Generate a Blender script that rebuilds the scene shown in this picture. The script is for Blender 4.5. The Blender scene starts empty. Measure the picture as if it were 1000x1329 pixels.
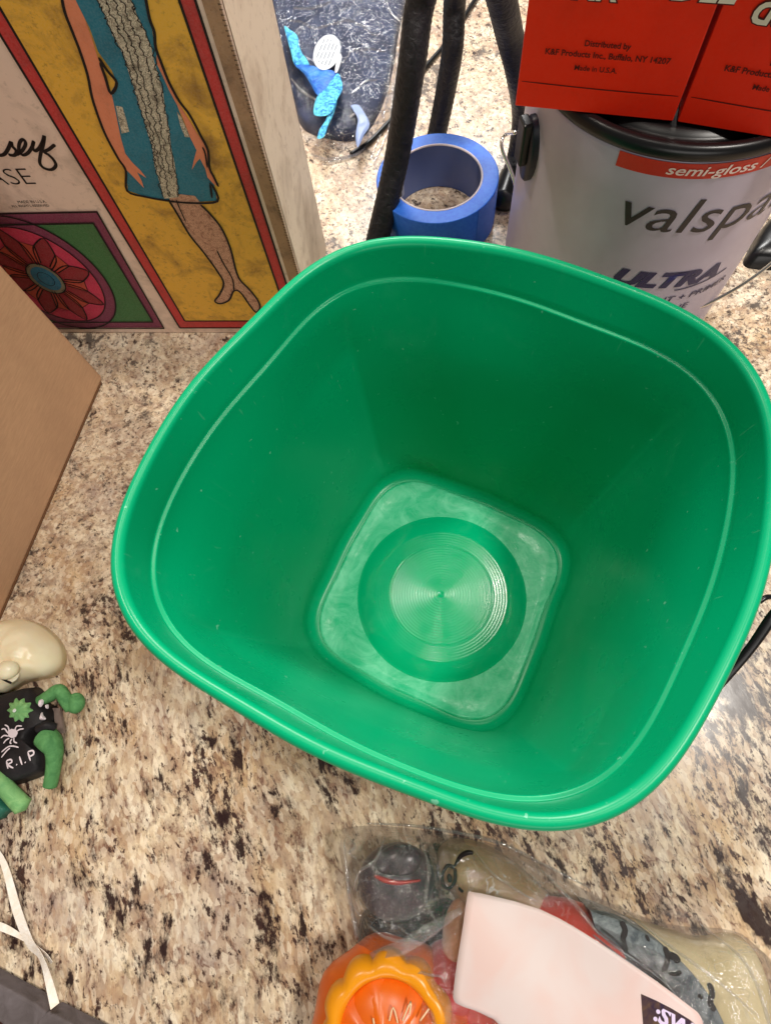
import bpy, bmesh, math, random
from math import sin, cos, pi, radians
from mathutils import Vector, Matrix, noise
random.seed(7)
S = bpy.context.scene
COL = S.collection
# ---------------------------------------------------------------- camera
F, AL, RO, CH = 787.274, .369578, -.205909, .48
CAM = Vector((0, 0, CH))
UP0 = Vector((0, cos(AL), sin(AL))); FWD = Vector((0, sin(AL), -cos(AL))); X0 = Vector((1, 0, 0))
RIGHT = cos(RO)*X0 + sin(RO)*UP0
UPV = -sin(RO)*X0 + cos(RO)*UP0
cd = bpy.data.cameras.new('camera'); cam = bpy.data.objects.new('camera', cd); COL.objects.link(cam)
cam.matrix_world = Matrix(((RIGHT.x, UPV.x, -FWD.x, 0), (RIGHT.y, UPV.y, -FWD.y, 0), (RIGHT.z, UPV.z, -FWD.z, CH), (0, 0, 0, 1)))
cd.sensor_fit = 'HORIZONTAL'; cd.sensor_width = 36; cd.lens = F/1000*36; cd.clip_start = .01; cd.clip_end = 50
S.camera = cam
# ---------------------------------------------------------------- light
W = bpy.data.worlds.new("World"); S.world = W; W.use_nodes = True
W.node_tree.nodes['Background'].inputs[0].default_value = (1.0, .94, .87, 1)
W.node_tree.nodes['Background'].inputs[1].default_value = .11
S.view_settings.view_transform = 'Standard'; S.view_settings.look = 'None'
S.view_settings.exposure = 0.02; S.view_settings.gamma = 1
def area(name, loc, target, size, size_y, power, color):
    l = bpy.data.lights.new(name, 'AREA'); l.shape = 'RECTANGLE'; l.size = size; l.size_y = size_y
    l.energy = power; l.color = color
    o = bpy.data.objects.new(name, l); COL.objects.link(o); o.location = loc
    o.rotation_euler = (Vector(target)-Vector(loc)).to_track_quat('-Z', 'Y').to_euler()
def disk(name, loc, size, power, color):
    l = bpy.data.lights.new(name, 'AREA'); l.shape = 'DISK'; l.size = size; l.energy = power; l.color = color
    o = bpy.data.objects.new(name, l); COL.objects.link(o); o.location = loc
area('window_light', (.50, 1.75, 1.6), (0.05, .15, 0), 0.7, .6, 48, (1.0, .98, .95))
area('added_fill_light', (-.2, -2.3, .85), (-.05, .45, .12), 1.6, .8, 13, (1.0, .95, .90))  # unseen fill added behind the camera to brighten the doll carton
disk('ceiling_lamp', (-.55, .75, 1.9), .16, 12, (1.0, .91, .79))
disk('ceiling_lamp', (1.15, -.3, 2.6), .3, 47, (1.0, .94, .86))
disk('ceiling_lamp', (.28, .50, 1.9), .08, 6, (1.0, .93, .82))
disk('ceiling_lamp', (.02, .16, 2.0), .07, 1.6, (1.0, .93, .82))
# ---------------------------------------------------------------- geometry helpers
def ray(px, py):
    x = px-500; y = py-664.5
    return x*RIGHT - y*UPV + F*FWD
def atz(px, py, z):
    d = ray(px, py); return CAM + d*((z-CH)/d.z)
def atd(px, py, D): return CAM + ray(px, py)*(D/F)
def atp(px, py, p, n):
    d = ray(px, py); return CAM + d*((Vector(p)-CAM).dot(n)/d.dot(n))
def atcyl(px, py, cx, cy, R):
    d = ray(px, py); a = d.x**2+d.y**2; b = -2*(d.x*cx+d.y*cy); c = cx*cx+cy*cy-R*R
    t = (-b-max(b*b-4*a*c, 0)**.5)/2/a; return CAM+d*t
def offset_of(o):
    v = Vector((0, 0, 0))
    while o is not None: v += o.location; o = o.parent
    return v
def tagged(o, label=None, cat=None, group=None, kind=None):
    if label: o['label'] = label
    if cat: o['category'] = cat
    if group: o['group'] = group
    if kind: o['kind'] = kind
    return o
def thing(name, label, cat, loc, group=None):
    o = bpy.data.objects.new(name, None); COL.objects.link(o); o.location = loc; o.empty_display_size = .02
    return tagged(o, label, cat, group)
def part(name, vf, mat, parent=None, smooth=True, **kw):
    V, Fc = vf
    off = offset_of(parent)
    me = bpy.data.meshes.new(name)
    me.from_pydata([tuple(Vector(v)-off) for v in V], [], [tuple(f) for f in Fc]); me.update()
    for m in (mat if isinstance(mat, (list, tuple)) else [mat]): me.materials.append(m)
    if smooth: me.polygons.foreach_set('use_smooth', [True]*len(me.polygons))
    o = bpy.data.objects.new(name, me); COL.objects.link(o)
    if parent is not None: o.parent = parent
    return tagged(o, **kw)
def bevel(o, w, seg=2, angle=30):
    m = o.modifiers.new('bevel', 'BEVEL'); m.width = w; m.segments = seg; m.limit_method = 'ANGLE'; m.angle_limit = radians(angle)
    return o
def solid(o, t, off=1):
    m = o.modifiers.new('thickness', 'SOLIDIFY'); m.thickness = t; m.offset = off; return o
def merge(*vfs):
    V = []; Fc = []
    for v, f in vfs:
        n = len(V); V += list(v); Fc += [tuple(i+n for i in q) for q in f]
    return V, Fc
def catmull(P, k=6, closed=False):
    P = [Vector(p) for p in P]; n = len(P); out = []
    rng = n if closed else n-1
    for i in range(rng):
        if closed: a, b, c, d = P[(i-1) % n], P[i], P[(i+1) % n], P[(i+2) % n]
        else: a, b, c, d = P[max(i-1, 0)], P[i], P[i+1], P[min(i+2, n-1)]
        for j in range(k):
            t = j/k
            out.append(.5*((2*b)+(c-a)*t+(2*a-5*b+4*c-d)*t*t+(3*b-a-3*c+d)*t**3))
    if not closed: out.append(P[-1])
    return out
def tube(P, R, seg=12, k=6, rib=None, flat=1.0):
    """P control points, R radius or list"""
    if not isinstance(R, (list, tuple)): R = [R]*len(P)
    Q = catmull(P, k); RR = catmull([Vector((r, 0, 0)) for r in R], k)
    V = []; Fc = []; nrm = None
    for i, p in enumerate(Q):
        t = (Q[min(i+1, len(Q)-1)]-Q[max(i-1, 0)]).normalized()
        if nrm is None:
            nrm = t.orthogonal().normalized() if abs(t.z) > .9 else t.cross(Vector((0, 0, 1))).normalized()
        nrm = (nrm-t*nrm.dot(t)).normalized(); b = t.cross(nrm)
        r = RR[i].x*(1+(rib*(1 if i % 2 else -1) if rib else 0))
        for j in range(seg):
            a = 2*pi*j/seg; V.append(p+nrm*cos(a)*r+b*sin(a)*r*flat)
    for i in range(len(Q)-1):
        for j in range(seg):
            Fc.append((i*seg+j, i*seg+(j+1) % seg, (i+1)*seg+(j+1) % seg, (i+1)*seg+j))
    n = len(Q)
    for end, t in ((0, -1), (n-1, 1)):       # domed ends
        d = (Q[end]-Q[end-t]).normalized(); c = len(V); V.append(Q[end]+d*RR[end].x*.5)
        for j in range(seg):
            q = (end*seg+j, end*seg+(j+1) % seg, c); Fc.append(q if t > 0 else q[::-1])
    return V, Fc
def ribbon(Q, w, nrm, lift=0, k=5, taper=True):
    """flat stroke on a plane with normal nrm"""
    Q = catmull(Q, k) if k > 1 else [Vector(q) for q in Q]; n = Vector(nrm).normalized(); V = []; Fc = []
    for i, p in enumerate(Q):
        t = (Q[min(i+1, len(Q)-1)]-Q[max(i-1, 0)])
        t = t.normalized() if t.length > 0 else Vector((1, 0, 0))
        s = t.cross(n).normalized(); ww = w/2
        if taper and (i == 0 or i == len(Q)-1): ww *= .5
        V += [p+s*ww+n*lift, p-s*ww+n*lift]
    for i in range(len(Q)-1): Fc.append((2*i, 2*i+1, 2*i+3, 2*i+2))
    return V, Fc
def poly(P, nrm=None, lift=0):
    n = Vector(nrm).normalized() if nrm is not None else Vector((0, 0, 1))
    V = [Vector(p)+n*lift for p in P]
    # orient towards n
    a = Vector((0, 0, 0))
    for i in range(len(V)): a += V[i].cross(V[(i+1) % len(V)])
    f = tuple(range(len(V)))
    return V, [f if a.dot(n) > 0 else f[::-1]]
def box(o, ux, uy, uz):
    o = Vector(o); ux = Vector(ux); uy = Vector(uy); uz = Vector(uz)
    V = [o, o+ux, o+ux+uy, o+uy]; V += [v+uz for v in V]
    return V, [(3, 2, 1, 0), (4, 5, 6, 7), (0, 1, 5, 4), (1, 2, 6, 5), (2, 3, 7, 6), (3, 0, 4, 7)]
def lathe(c, prof, seg=64, cap=False):
    V = []; Fc = []; c = Vector(c)
    for r, z in prof:
        for j in range(seg):
            a = 2*pi*j/seg; V.append(c+Vector((r*cos(a), r*sin(a), z)))
    for i in range(len(prof)-1):
        for j in range(seg):
            Fc.append((i*seg+j, i*seg+(j+1) % seg, (i+1)*seg+(j+1) % seg, (i+1)*seg+j))
    if cap:
        Fc.append(tuple(range((len(prof)-1)*seg, len(prof)*seg)))
    return V, Fc
def fbm(p, o=4):
    return noise.fractal(p, 1.0, 2.0, o)
def pillow(out, z0, h, rings=22, amp=.004, freq=30, power=.45, base=None, seed=0, k=4, ctr=None, bottom=False, top_fn=None, ridged=False, flat_in=0.0):
    """soft lump: outline points (world xy), rises from z0 to z0+h"""
    Q = catmull([Vector((p[0], p[1], 0)) for p in out], k, True); n = len(Q)
    c = sum(Q, Vector())/n if ctr is None else Vector((ctr[0], ctr[1], 0))
    V = []; Fc = []
    for i in range(rings):
        s = 1-i/rings
        for q in Q:
            p = c+(q-c)*s
            e = max(0, 1-max(0, (s-flat_in)/(1-flat_in))**2)**power
            nz = fbm(Vector((p.x, p.y, seed))*freq+Vector((seed*7.1, seed*3.3, seed)))
            if ridged: nz = 1-2.2*abs(nz)
            zz = z0+h*e+amp*nz*min(1, e*1.5)
            if top_fn: zz = top_fn(p, zz, e)
            V.append(Vector((p.x, p.y, max(zz, z0))))
    for i in range(rings-1):
        for j in range(n): Fc.append((i*n+j, i*n+(j+1) % n, (i+1)*n+(j+1) % n, (i+1)*n+j))
    cz = sum((V[(rings-1)*n+j].z for j in range(n)))/n
    V.append(Vector((c.x, c.y, cz))); m = len(V)-1
    for j in range(n): Fc.append(((rings-1)*n+j, (rings-1)*n+(j+1) % n, m))
    if bottom: Fc.append(tuple(range(n))[::-1])
    # orientation
    a = 0
    for j in range(n): a += Q[j].x*Q[(j+1) % n].y-Q[j].y*Q[(j+1) % n].x
    if a < 0: Fc = [f[::-1] for f in Fc]
    return V, Fc
def ellipsoid(c, rx, ry, rz, rot=0, seg=32, rings=18, fn=None):
    V = []; Fc = []; c = Vector(c)
    R = Matrix.Rotation(rot, 3, 'Z')
    for i in range(rings+1):
        th = pi*i/rings
        for j in range(seg):
            a = 2*pi*j/seg; d = Vector((sin(th)*cos(a), sin(th)*sin(a), cos(th)))
            s = fn(d) if fn else 1
            V.append(c+R @ Vector((d.x*rx*s, d.y*ry*s, d.z*rz*s)))
    for i in range(rings):
        for j in range(seg): Fc.append(((i+1)*seg+j, (i+1)*seg+(j+1) % seg, i*seg+(j+1) % seg, i*seg+j))
    return V, Fc
def text2d(s, size=1.0, shear=0, weight=0, align='LEFT', sx=1.0, spacing=1.0, res=3):
    c = bpy.data.curves.new('lettering', 'FONT'); c.body = s; c.size = size; c.shear = shear; c.offset = weight
    c.align_x = align; c.resolution_u = res; c.space_character = spacing
    o = bpy.data.objects.new('lettering', c); COL.objects.link(o)
    bpy.context.view_layer.update()
    dg = bpy.context.evaluated_depsgraph_get(); me = bpy.data.meshes.new_from_object(o.evaluated_get(dg))
    V = [(v.co.x*sx, v.co.y) for v in me.vertices]; Fc = [tuple(p.vertices) for p in me.polygons]
    bpy.data.objects.remove(o); bpy.data.curves.remove(c); bpy.data.meshes.remove(me)
    return V, Fc
def text_on(s, o, u, v, n, lift=.0004, **kw):
    V, Fc = text2d(s, **kw); o = Vector(o)
    return [o+u*a+v*b+n*lift for a, b in V], Fc
# ---------------------------------------------------------------- materials
def mat(name, color, rough=.5, spec=.5, **kw):
    m = bpy.data.materials.new(name); m.use_nodes = True; b = m.node_tree.nodes['Principled BSDF']
    b.inputs['Base Color'].default_value = (*color, 1); b.inputs['Roughness'].default_value = rough
    b.inputs['Specular IOR Level'].default_value = spec
    for k_, v in kw.items(): b.inputs[k_.replace('_', ' ')].default_value = v
    return m
class NT:
    def __init__(s, m): s.t = m.node_tree; s.b = s.t.nodes['Principled BSDF']
    def n(s, t, **kw):
        x = s.t.nodes.new(t)
        for k_, v in kw.items():
            if k_.startswith('i_'): x.inputs[k_[2:].replace('_', ' ')].default_value = v
            else: setattr(x, k_, v)
        return x
    def l(s, a, b): s.t.links.new(a, b)
    def coord(s, scale=(1, 1, 1), rot=(0, 0, 0), loc=(0, 0, 0), src=None):
        tc = s.n('ShaderNodeTexCoord'); mp = s.n('ShaderNodeMapping')
        mp.inputs['Scale'].default_value = scale; mp.inputs['Rotation'].default_value = rot; mp.inputs['Location'].default_value = loc
        s.l(src if src is not None else tc.outputs['Object'], mp.inputs['Vector']); return mp.outputs[0]
    def noise(s, vec, scale, detail=4, rough=.55, dist=0):
        x = s.n('ShaderNodeTexNoise'); x.inputs['Scale'].default_value = scale; x.inputs['Detail'].default_value = detail
        x.inputs['Roughness'].default_value = rough; x.inputs['Distortion'].default_value = dist; s.l(vec, x.inputs['Vector']); return x
    def ramp(s, fac, stops, interp='LINEAR'):
        r = s.n('ShaderNodeValToRGB'); r.color_ramp.interpolation = interp; e = r.color_ramp.elements
        while len(e) < len(stops): e.new(.5)
        for i, (p, c) in enumerate(stops):
            e[i].position = p; e[i].color = (*c, 1) if isinstance(c, (tuple, list)) else (c, c, c, 1)
        s.l(fac, r.inputs[0]); return r.outputs[0]
    def mix(s, fac, a, b, mode='MIX'):
        x = s.n('ShaderNodeMix', data_type='RGBA', blend_type=mode)
        for v, i in ((fac, 0), (a, 6), (b, 7)):
            if hasattr(v, 'links') or hasattr(v, 'is_output'): s.l(v, x.inputs[i])
            elif isinstance(v, (int, float)) and i == 0: x.inputs[0].default_value = v
            else: x.inputs[i].default_value = (*v, 1)
        return x.outputs[2]
    def math(s, op, a, b=0):
        x = s.n('ShaderNodeMath', operation=op)
        for v, i in ((a, 0), (b, 1)):
            if isinstance(v, (int, float)): x.inputs[i].default_value = v
            else: s.l(v, x.inputs[i])
        return x.outputs[0]
    def bump(s, h, strength=.3, dist=.001, normal=None):
        x = s.n('ShaderNodeBump'); x.inputs['Strength'].default_value = strength; x.inputs['Distance'].default_value = dist
        s.l(h, x.inputs['Height'])
        if normal is not None: s.l(normal, x.inputs['Normal'])
        s.l(x.outputs[0], s.b.inputs['Normal']); return x.outputs[0]
def srgb(r, g, b):
    f = lambda c: (c/255/12.92 if c/255 <= .04045 else ((c/255+.055)/1.055)**2.4)
    return (f(r), f(g), f(b))
def aged(name, color, dirt=(.12, .06, .03), amt=.5, scale=60, rough=.55, fine=900, grain=.08):
    """printed old paper: stains of their own shape and fine grain"""
    m = mat(name, color, rough, .3); t = NT(m); v = t.coord()
    n1 = t.noise(v, scale, 6, .65, .4); n2 = t.noise(v, scale*6, 5, .7); n3 = t.noise(v, fine, 3, .6)
    c = t.mix(t.ramp(n1.outputs[0], [(.48, 0), (.72, amt)]), color, dirt)
    c = t.mix(t.ramp(n2.outputs[0], [(.56, 0), (.72, amt*.8)]), c, dirt)
    c = t.mix(t.ramp(n3.outputs[0], [(.3, .0), (.8, grain)]), c, (.9, .8, .7))
    t.l(c, t.b.inputs['Base Color']); t.bump(n2.outputs[0], .15, .0004); return m
# granite
def granite():
    m = mat('granite', (.6, .5, .38), .22, .5); t = NT(m)
    tc = t.n('ShaderNodeTexCoord')
    mp = t.n('ShaderNodeMapping'); mp.inputs['Rotation'].default_value = (0, 0, radians(-9)); t.l(tc.outputs['Object'], mp.inputs[0])
    # slow warp so the grain wanders
    wn = t.noise(mp.outputs[0], 9, 3, .5)
    sub = t.n('ShaderNodeVectorMath', operation='SUBTRACT'); t.l(wn.outputs[1], sub.inputs[0]); sub.inputs[1].default_value = (.5, .5, .5)
    sc = t.n('ShaderNodeVectorMath', operation='SCALE'); t.l(sub.outputs[0], sc.inputs[0]); sc.inputs[3].default_value = .022
    ad = t.n('ShaderNodeVectorMath', operation='ADD'); t.l(mp.outputs[0], ad.inputs[0]); t.l(sc.outputs[0], ad.inputs[1])
    P = ad.outputs[0]
    st = t.n('ShaderNodeMapping'); st.inputs['Scale'].default_value = (1, .46, 1); t.l(P, st.inputs[0]); PS = st.outputs[0]
    iso = t.n('ShaderNodeMapping'); iso.inputs['Scale'].default_value = (1, .75, 1); t.l(P, iso.inputs[0]); PI = iso.outputs[0]
    sep = t.n('ShaderNodeSeparateXYZ'); t.l(tc.outputs['Object'], sep.inputs[0])
    far = t.ramp(t.math('ADD', sep.outputs[1], 0.0), [(.12, 0), (.34, 1)])
    vm = t.n('ShaderNodeMix', data_type='VECTOR'); t.l(far, vm.inputs[0]); t.l(PS, vm.inputs[4]); t.l(PI, vm.inputs[5]); V = vm.outputs[1]
    # base cream/tan/grey mottling
    a = t.noise(V, 42, 6, .66, .2); b = t.noise(V, 130, 5, .7, .1); c = t.noise(V, 420, 3, .6)
    big = t.noise(P, 5.5, 3, .5)
    base = t.ramp(a.outputs[0], [(.30, srgb(150, 122, 104)), (.42, srgb(194, 168, 138)), (.52, srgb(226, 206, 174)), (.62, srgb(242, 230, 206)), (.75, srgb(205, 170, 122))])
    base = t.mix(t.ramp(b.outputs[0], [(.38, .65), (.55, 0)]), base, srgb(156, 134, 118))
    base = t.mix(t.ramp(b.outputs[0], [(.55, 0), (.72, .6)]), base, srgb(240, 226, 204))
    # yellow/orange patches and grey lilac patches
    g1 = t.noise(V, 17, 3, .5, .5)
    base = t.mix(t.ramp(g1.outputs[0], [(.52, 0), (.68, .45)]), base, srgb(206, 160, 98))
    g2 = t.noise(t.coord((1, 1, 1), loc=(3.1, 1.7, 0)), 12, 4, .6, .6)
    base = t.mix(t.ramp(g2.outputs[0], [(.5, 0), (.68, .5)]), base, srgb(168, 150, 148))
    base = t.mix(t.ramp(c.outputs[0], [(.32, .55), (.46, 0)]), base, srgb(120, 92, 80))
    # mid brown veins: ridge of a noise
    r1 = t.noise(V, 34, 5, .65, .4)
    ridge = t.math('ABSOLUTE', t.math('SUBTRACT', r1.outputs[0], .5))
    vein = t.ramp(ridge, [(.0, .9), (.03, .0)])
    msk = t.ramp(b.outputs[0], [(.42, 1), (.56, 0)])
    base = t.mix(t.math('MULTIPLY', vein, msk), base, srgb(104, 66, 52))
    # crystal cells
    vo = t.n('ShaderNodeTexVoronoi', feature='F1'); vo.inputs['Scale'].default_value = 330; vo.inputs['Randomness'].default_value = 1; t.l(V, vo.inputs['Vector'])
    cell = t.n('ShaderNodeSeparateColor'); t.l(vo.outputs['Color'], cell.inputs[0])
    base = t.mix(t.ramp(cell.outputs[0], [(.0, .5), (.6, 0)]), base, srgb(176, 140, 112))
    base = t.mix(t.ramp(cell.outputs[1], [(.55, 0), (1, .5)]), base, srgb(250, 236, 212))
    # dark flecks of several sizes, clustered
    clus = t.ramp(t.noise(V, 15, 3, .55).outputs[0], [(.40, 0), (.62, .10)])
    for scl, lo, colr, off, det in ((75, .665, srgb(40, 24, 24), 0, 6), (150, .655, srgb(54, 34, 32), 4, 5), (300, .66, srgb(72, 50, 44), 9, 4), (42, .655, srgb(42, 24, 24), 14, 8)):
        o_ = t.n('ShaderNodeMapping'); o_.inputs['Location'].default_value = (off, off*.7, 0); t.l(V, o_.inputs[0])
        k = t.noise(o_.outputs[0], scl, det, .68, .15)
        base = t.mix(t.ramp(t.math('ADD', k.outputs[0], clus), [(lo-.035, 0), (lo+.012, .5), (lo+.035, .97)]), base, colr)
    sp = t.noise(V, 110, 5, .7, .1); sp2 = t.noise(t.coord((1, 1, 1), loc=(5, 2, 0)), 230, 4, .65, .1)
    base = t.mix(t.math('MULTIPLY', far, .12), base, srgb(246, 234, 214))
    base = t.mix(t.math('MULTIPLY', far, t.ramp(sp.outputs[0], [(.575, 0), (.64, .95)])), base, srgb(58, 44, 42))
    base = t.mix(t.math('MULTIPLY', far, t.ramp(sp2.outputs[0], [(.58, 0), (.65, .85)])), base, srgb(110, 82, 66))
    base = t.mix(1.0, base, (1.0, .99, .985), 'MULTIPLY')
    t.l(base, t.b.inputs['Base Color'])
    t.l(t.ramp(b.outputs[0], [(.3, .34), (.7, .2)]), t.b.inputs['Roughness'])
    t.bump(c.outputs[0], .08, .0003)
    return m
def green_plastic(name, floor=False):
    m = mat(name, (.0005, .36, .155), .33, .24); t = NT(m); v = t.coord()
    n1 = t.noise(v, 22, 4, .6); n2 = t.noise(v, 420, 3, .6)
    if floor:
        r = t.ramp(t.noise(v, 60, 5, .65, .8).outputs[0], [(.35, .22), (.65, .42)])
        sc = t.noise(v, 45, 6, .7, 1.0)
        c = t.mix(t.ramp(sc.outputs[0], [(.40, 0.06), (.68, .6)]), (.0015, .46, .21), (.24, .76, .50))  # whitish patches paint ceiling-light reflections into the floor colour
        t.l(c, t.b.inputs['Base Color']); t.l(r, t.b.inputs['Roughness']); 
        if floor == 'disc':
            t.l(t.mix(t.ramp(sc.outputs[0], [(.5, .0), (.8, .12)]), (.001, .43, .19), (.14, .66, .40)), t.b.inputs['Base Color']); t.b.inputs['Roughness'].default_value = .2  # same painted reflections, fainter, on the disc
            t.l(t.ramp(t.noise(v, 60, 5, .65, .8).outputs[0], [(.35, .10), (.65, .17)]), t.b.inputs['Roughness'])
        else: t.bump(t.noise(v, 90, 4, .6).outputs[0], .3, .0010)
    else:
        t.l(t.ramp(n1.outputs[0], [(.3, .24), (.7, .34)]), t.b.inputs['Roughness'])
        dust = t.noise(v, 230, 2, .5)
        c = t.mix(t.ramp(dust.outputs[0], [(.735, 0), (.765, .5)]), (.0005, .36, .155), (.3, .65, .48))
        sm = t.noise(t.coord((1, 1, .35)), 26, 6, .72, .8)
        c = t.mix(t.ramp(sm.outputs[0], [(.58, 0), (.78, .22)]), c, (.08, .46, .28))
        scr = t.noise(t.coord((1, 1, .06), rot=(.2, .1, 0)), 420, 2, .5)
        c = t.mix(t.ramp(scr.outputs[0], [(.70, 0), (.75, .16)]), c, (.2, .6, .4))
        t.l(c, t.b.inputs['Base Color']); t.bump(n2.outputs[0], .05, .0004)
    t.b.inputs['Subsurface Weight'].default_value = .0
    return m
def film(name, whiteness=.08, scale=40, bump=.9, tint=(1, 1, 1), crease=.28, gl0=.06):
    m = bpy.data.materials.new(name); m.use_nodes = True; t = NT(m); nt = m.node_tree
    out = nt.nodes['Material Output']
    v = t.coord(); n1 = t.noise(v, scale, 5, .6, 1.2); n2 = t.noise(v, scale*3.5, 3, .5, .8)
    rg = t.math('ABSOLUTE', t.math('SUBTRACT', n1.outputs[0], .5)); rg2 = t.math('ABSOLUTE', t.math('SUBTRACT', n2.outputs[0], .5))
    h = t.math('ADD', t.math('MULTIPLY', rg, 2.2), t.math('MULTIPLY', rg2, .5))
    bp = t.n('ShaderNodeBump'); bp.inputs['Strength'].default_value = bump; bp.inputs['Distance'].default_value = .008; t.l(h, bp.inputs['Height'])
    tr = t.n('ShaderNodeBsdfTransparent'); tr.inputs[0].default_value = (*[.99*c for c in tint], 1)
    gl = t.n('ShaderNodeBsdfGlossy'); gl.inputs['Roughness'].default_value = .06; t.l(bp.outputs[0], gl.inputs['Normal'])
    df = t.n('ShaderNodeBsdfDiffuse'); df.inputs[0].default_value = (.8, .8, .82, 1); t.l(bp.outputs[0], df.inputs['Normal'])
    fr = t.n('ShaderNodeLayerWeight'); fr.inputs[0].default_value = .5
    fac = t.math('ADD', t.math('MULTIPLY', t.math('POWER', fr.outputs['Facing'], 3.0), .45), gl0)
    crs = t.noise(v, scale*1.3, 3, .5, 1.5); cr2 = t.noise(v, scale*.5, 2, .5, .5)
    line = t.math('MULTIPLY', t.ramp(t.math('ABSOLUTE', t.math('SUBTRACT', crs.outputs[0], .5)), [(0, 1), (.012, 0)]), t.ramp(cr2.outputs[0], [(.5, 0), (.62, 1)]))
    m1 = t.n('ShaderNodeMixShader'); t.l(t.math('ADD', t.math('MULTIPLY', line, crease), whiteness), m1.inputs[0]); t.l(tr.outputs[0], m1.inputs[1]); t.l(df.outputs[0], m1.inputs[2])
    m2 = t.n('ShaderNodeMixShader'); t.l(fac, m2.inputs[0]); t.l(m1.outputs[0], m2.inputs[1]); t.l(gl.outputs[0], m2.inputs[2])
    t.l(m2.outputs[0], out.inputs['Surface']); nt.nodes.remove(nt.nodes['Principled BSDF'])
    return m
def lace(name, light, dark, scale=260):
    m = mat(name, light, .7, .2); t = NT(m); v = t.coord()
    vo = t.n('ShaderNodeTexVoronoi', feature='DISTANCE_TO_EDGE'); vo.inputs['Scale'].default_value = scale
    w = t.noise(v, scale*.7, 3, .6, .5); mx = t.n('ShaderNodeMix', data_type='VECTOR'); mx.inputs[0].default_value = .03
    t.l(v, mx.inputs[4]); t.l(w.outputs[1], mx.inputs[5]); t.l(mx.outputs[1], vo.inputs['Vector'])
    c = t.mix(t.ramp(vo.outputs[0], [(.02, 1), (.12, 0)]), light, dark)
    c = t.mix(t.ramp(w.outputs[0], [(.52, 0), (.66, .7)]), c, dark)
    t.l(c, t.b.inputs['Base Color']); return m
def fabric(name, color, color2, scale=30, rough=.85, bumps=.5, weave=900):
    m = mat(name, color, rough, .25); t = NT(m); v = t.coord(); n1 = t.noise(v, scale, 5, .6, .8); n2 = t.noise(v, weave, 2, .5)
    t.l(t.mix(t.ramp(n1.outputs[0], [(.35, 0), (.7, 1)]), color, color2), t.b.inputs['Base Color'])
    h = t.math('ADD', n1.outputs[0], t.math('MULTIPLY', n2.outputs[0], .12)); t.bump(h, bumps, .003); return m
M = {}
M['granite'] = granite()
M['green'] = green_plastic('green plastic'); M['green_floor'] = green_plastic('green plastic painted sheen', True)
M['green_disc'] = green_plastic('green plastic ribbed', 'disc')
M['ink'] = mat('black ink', (.012, .008, .008), .5, .3)
M['black_plastic'] = mat('black plastic', (.006, .006, .007), .3, .4)
M['black_rubber'] = fabric('black rubber', (.008, .008, .010), (.022, .021, .025), 160, .42, .7)
M['steel'] = mat('steel wire', (.8, .77, .72), .25, .5, Metallic=1.0)

# ================================================================ SETTING
def countertop():
    o = part('countertop', box((-1.3, -.7, -.035), (2.9, 0, 0), (0, 2.7, 0), (0, 0, .035)), M['granite'], kind='structure')
    bevel(o, .004, 3)
countertop()

# ================================================================ BUCKET
BX, BY = .03006, .10746
C_RIM = [139.88, 0.54, -0.3, 3.96, -1.06, -2.32, 0.59, 6.97, 3.68, 0.08, 0, 0, 0.08, -0.25, -0.04, 0.33, 1.24, -0.03, -0.12]
C_LED = [128.65, -0.22, -0.2, 3.25, -0.67, -1.66, 0.37, 8.17, 3.93, -0.01, 0.24, 0.2, 0.08, -0.07, -0.05, 0.18, 1.2, -0.03, -0.04]
C_FLO = [88.72, -1.48, 0.13, -0.57, 0.59, -0.02, .5, 7.23, 4.88, 0, 0, 0, 0, 0, 0, .8, 1.25, 0, 0]
def fr(c, a):
    r = c[0]
    for k in range(1, 10): r += c[2*k-1]*cos(k*a)+c[2*k]*sin(k*a)
    return r/1000
NB = 336
def ring(t, off, z):
    """t: 0 floor, 1 ledge, 2 rim outline; off metres added to radius"""
    out = []
    for j in range(NB):
        a = 2*pi*j/NB
        if t <= 1:
            q8 = .8*min(1, t*9)*min(1, max(0, (.95-t)/.22)); mu = (C_FLO[0]*(1-t)+C_LED[0]*t)/1000
            sq = (.235*(1-math.sqrt(sin(2*(a-radians(13)))**2+.00008))-.235*.363)*mu
            w = t**3.2; r = (C_FLO[0]*(1-t)+C_LED[0]*t)/1000+(fr(C_FLO, a)-C_FLO[0]/1000)*(1-w)+(fr(C_LED, a)-C_LED[0]/1000)*w
            r = r*1.0+q8*(sq-(fr(C_FLO, a)-C_FLO[0]/1000)*(1-w)-(fr(C_LED, a)-C_LED[0]/1000)*w)
        else: r = fr(C_LED, a)*(2-t)+fr(C_RIM, a)*(t-1)
        r += off; out.append(Vector((BX+r*cos(a), BY+r*sin(a), z)))
    return out
def loft(rs, flip=False):
    V = []; Fc = []
    for r in rs: V += r
    for i in range(len(rs)-1):
        for j in range(NB):
            q = (i*NB+j, i*NB+(j+1) % NB, (i+1)*NB+(j+1) % NB, (i+1)*NB+j); Fc.append(q[::-1] if flip else q)
    return V, Fc
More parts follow.
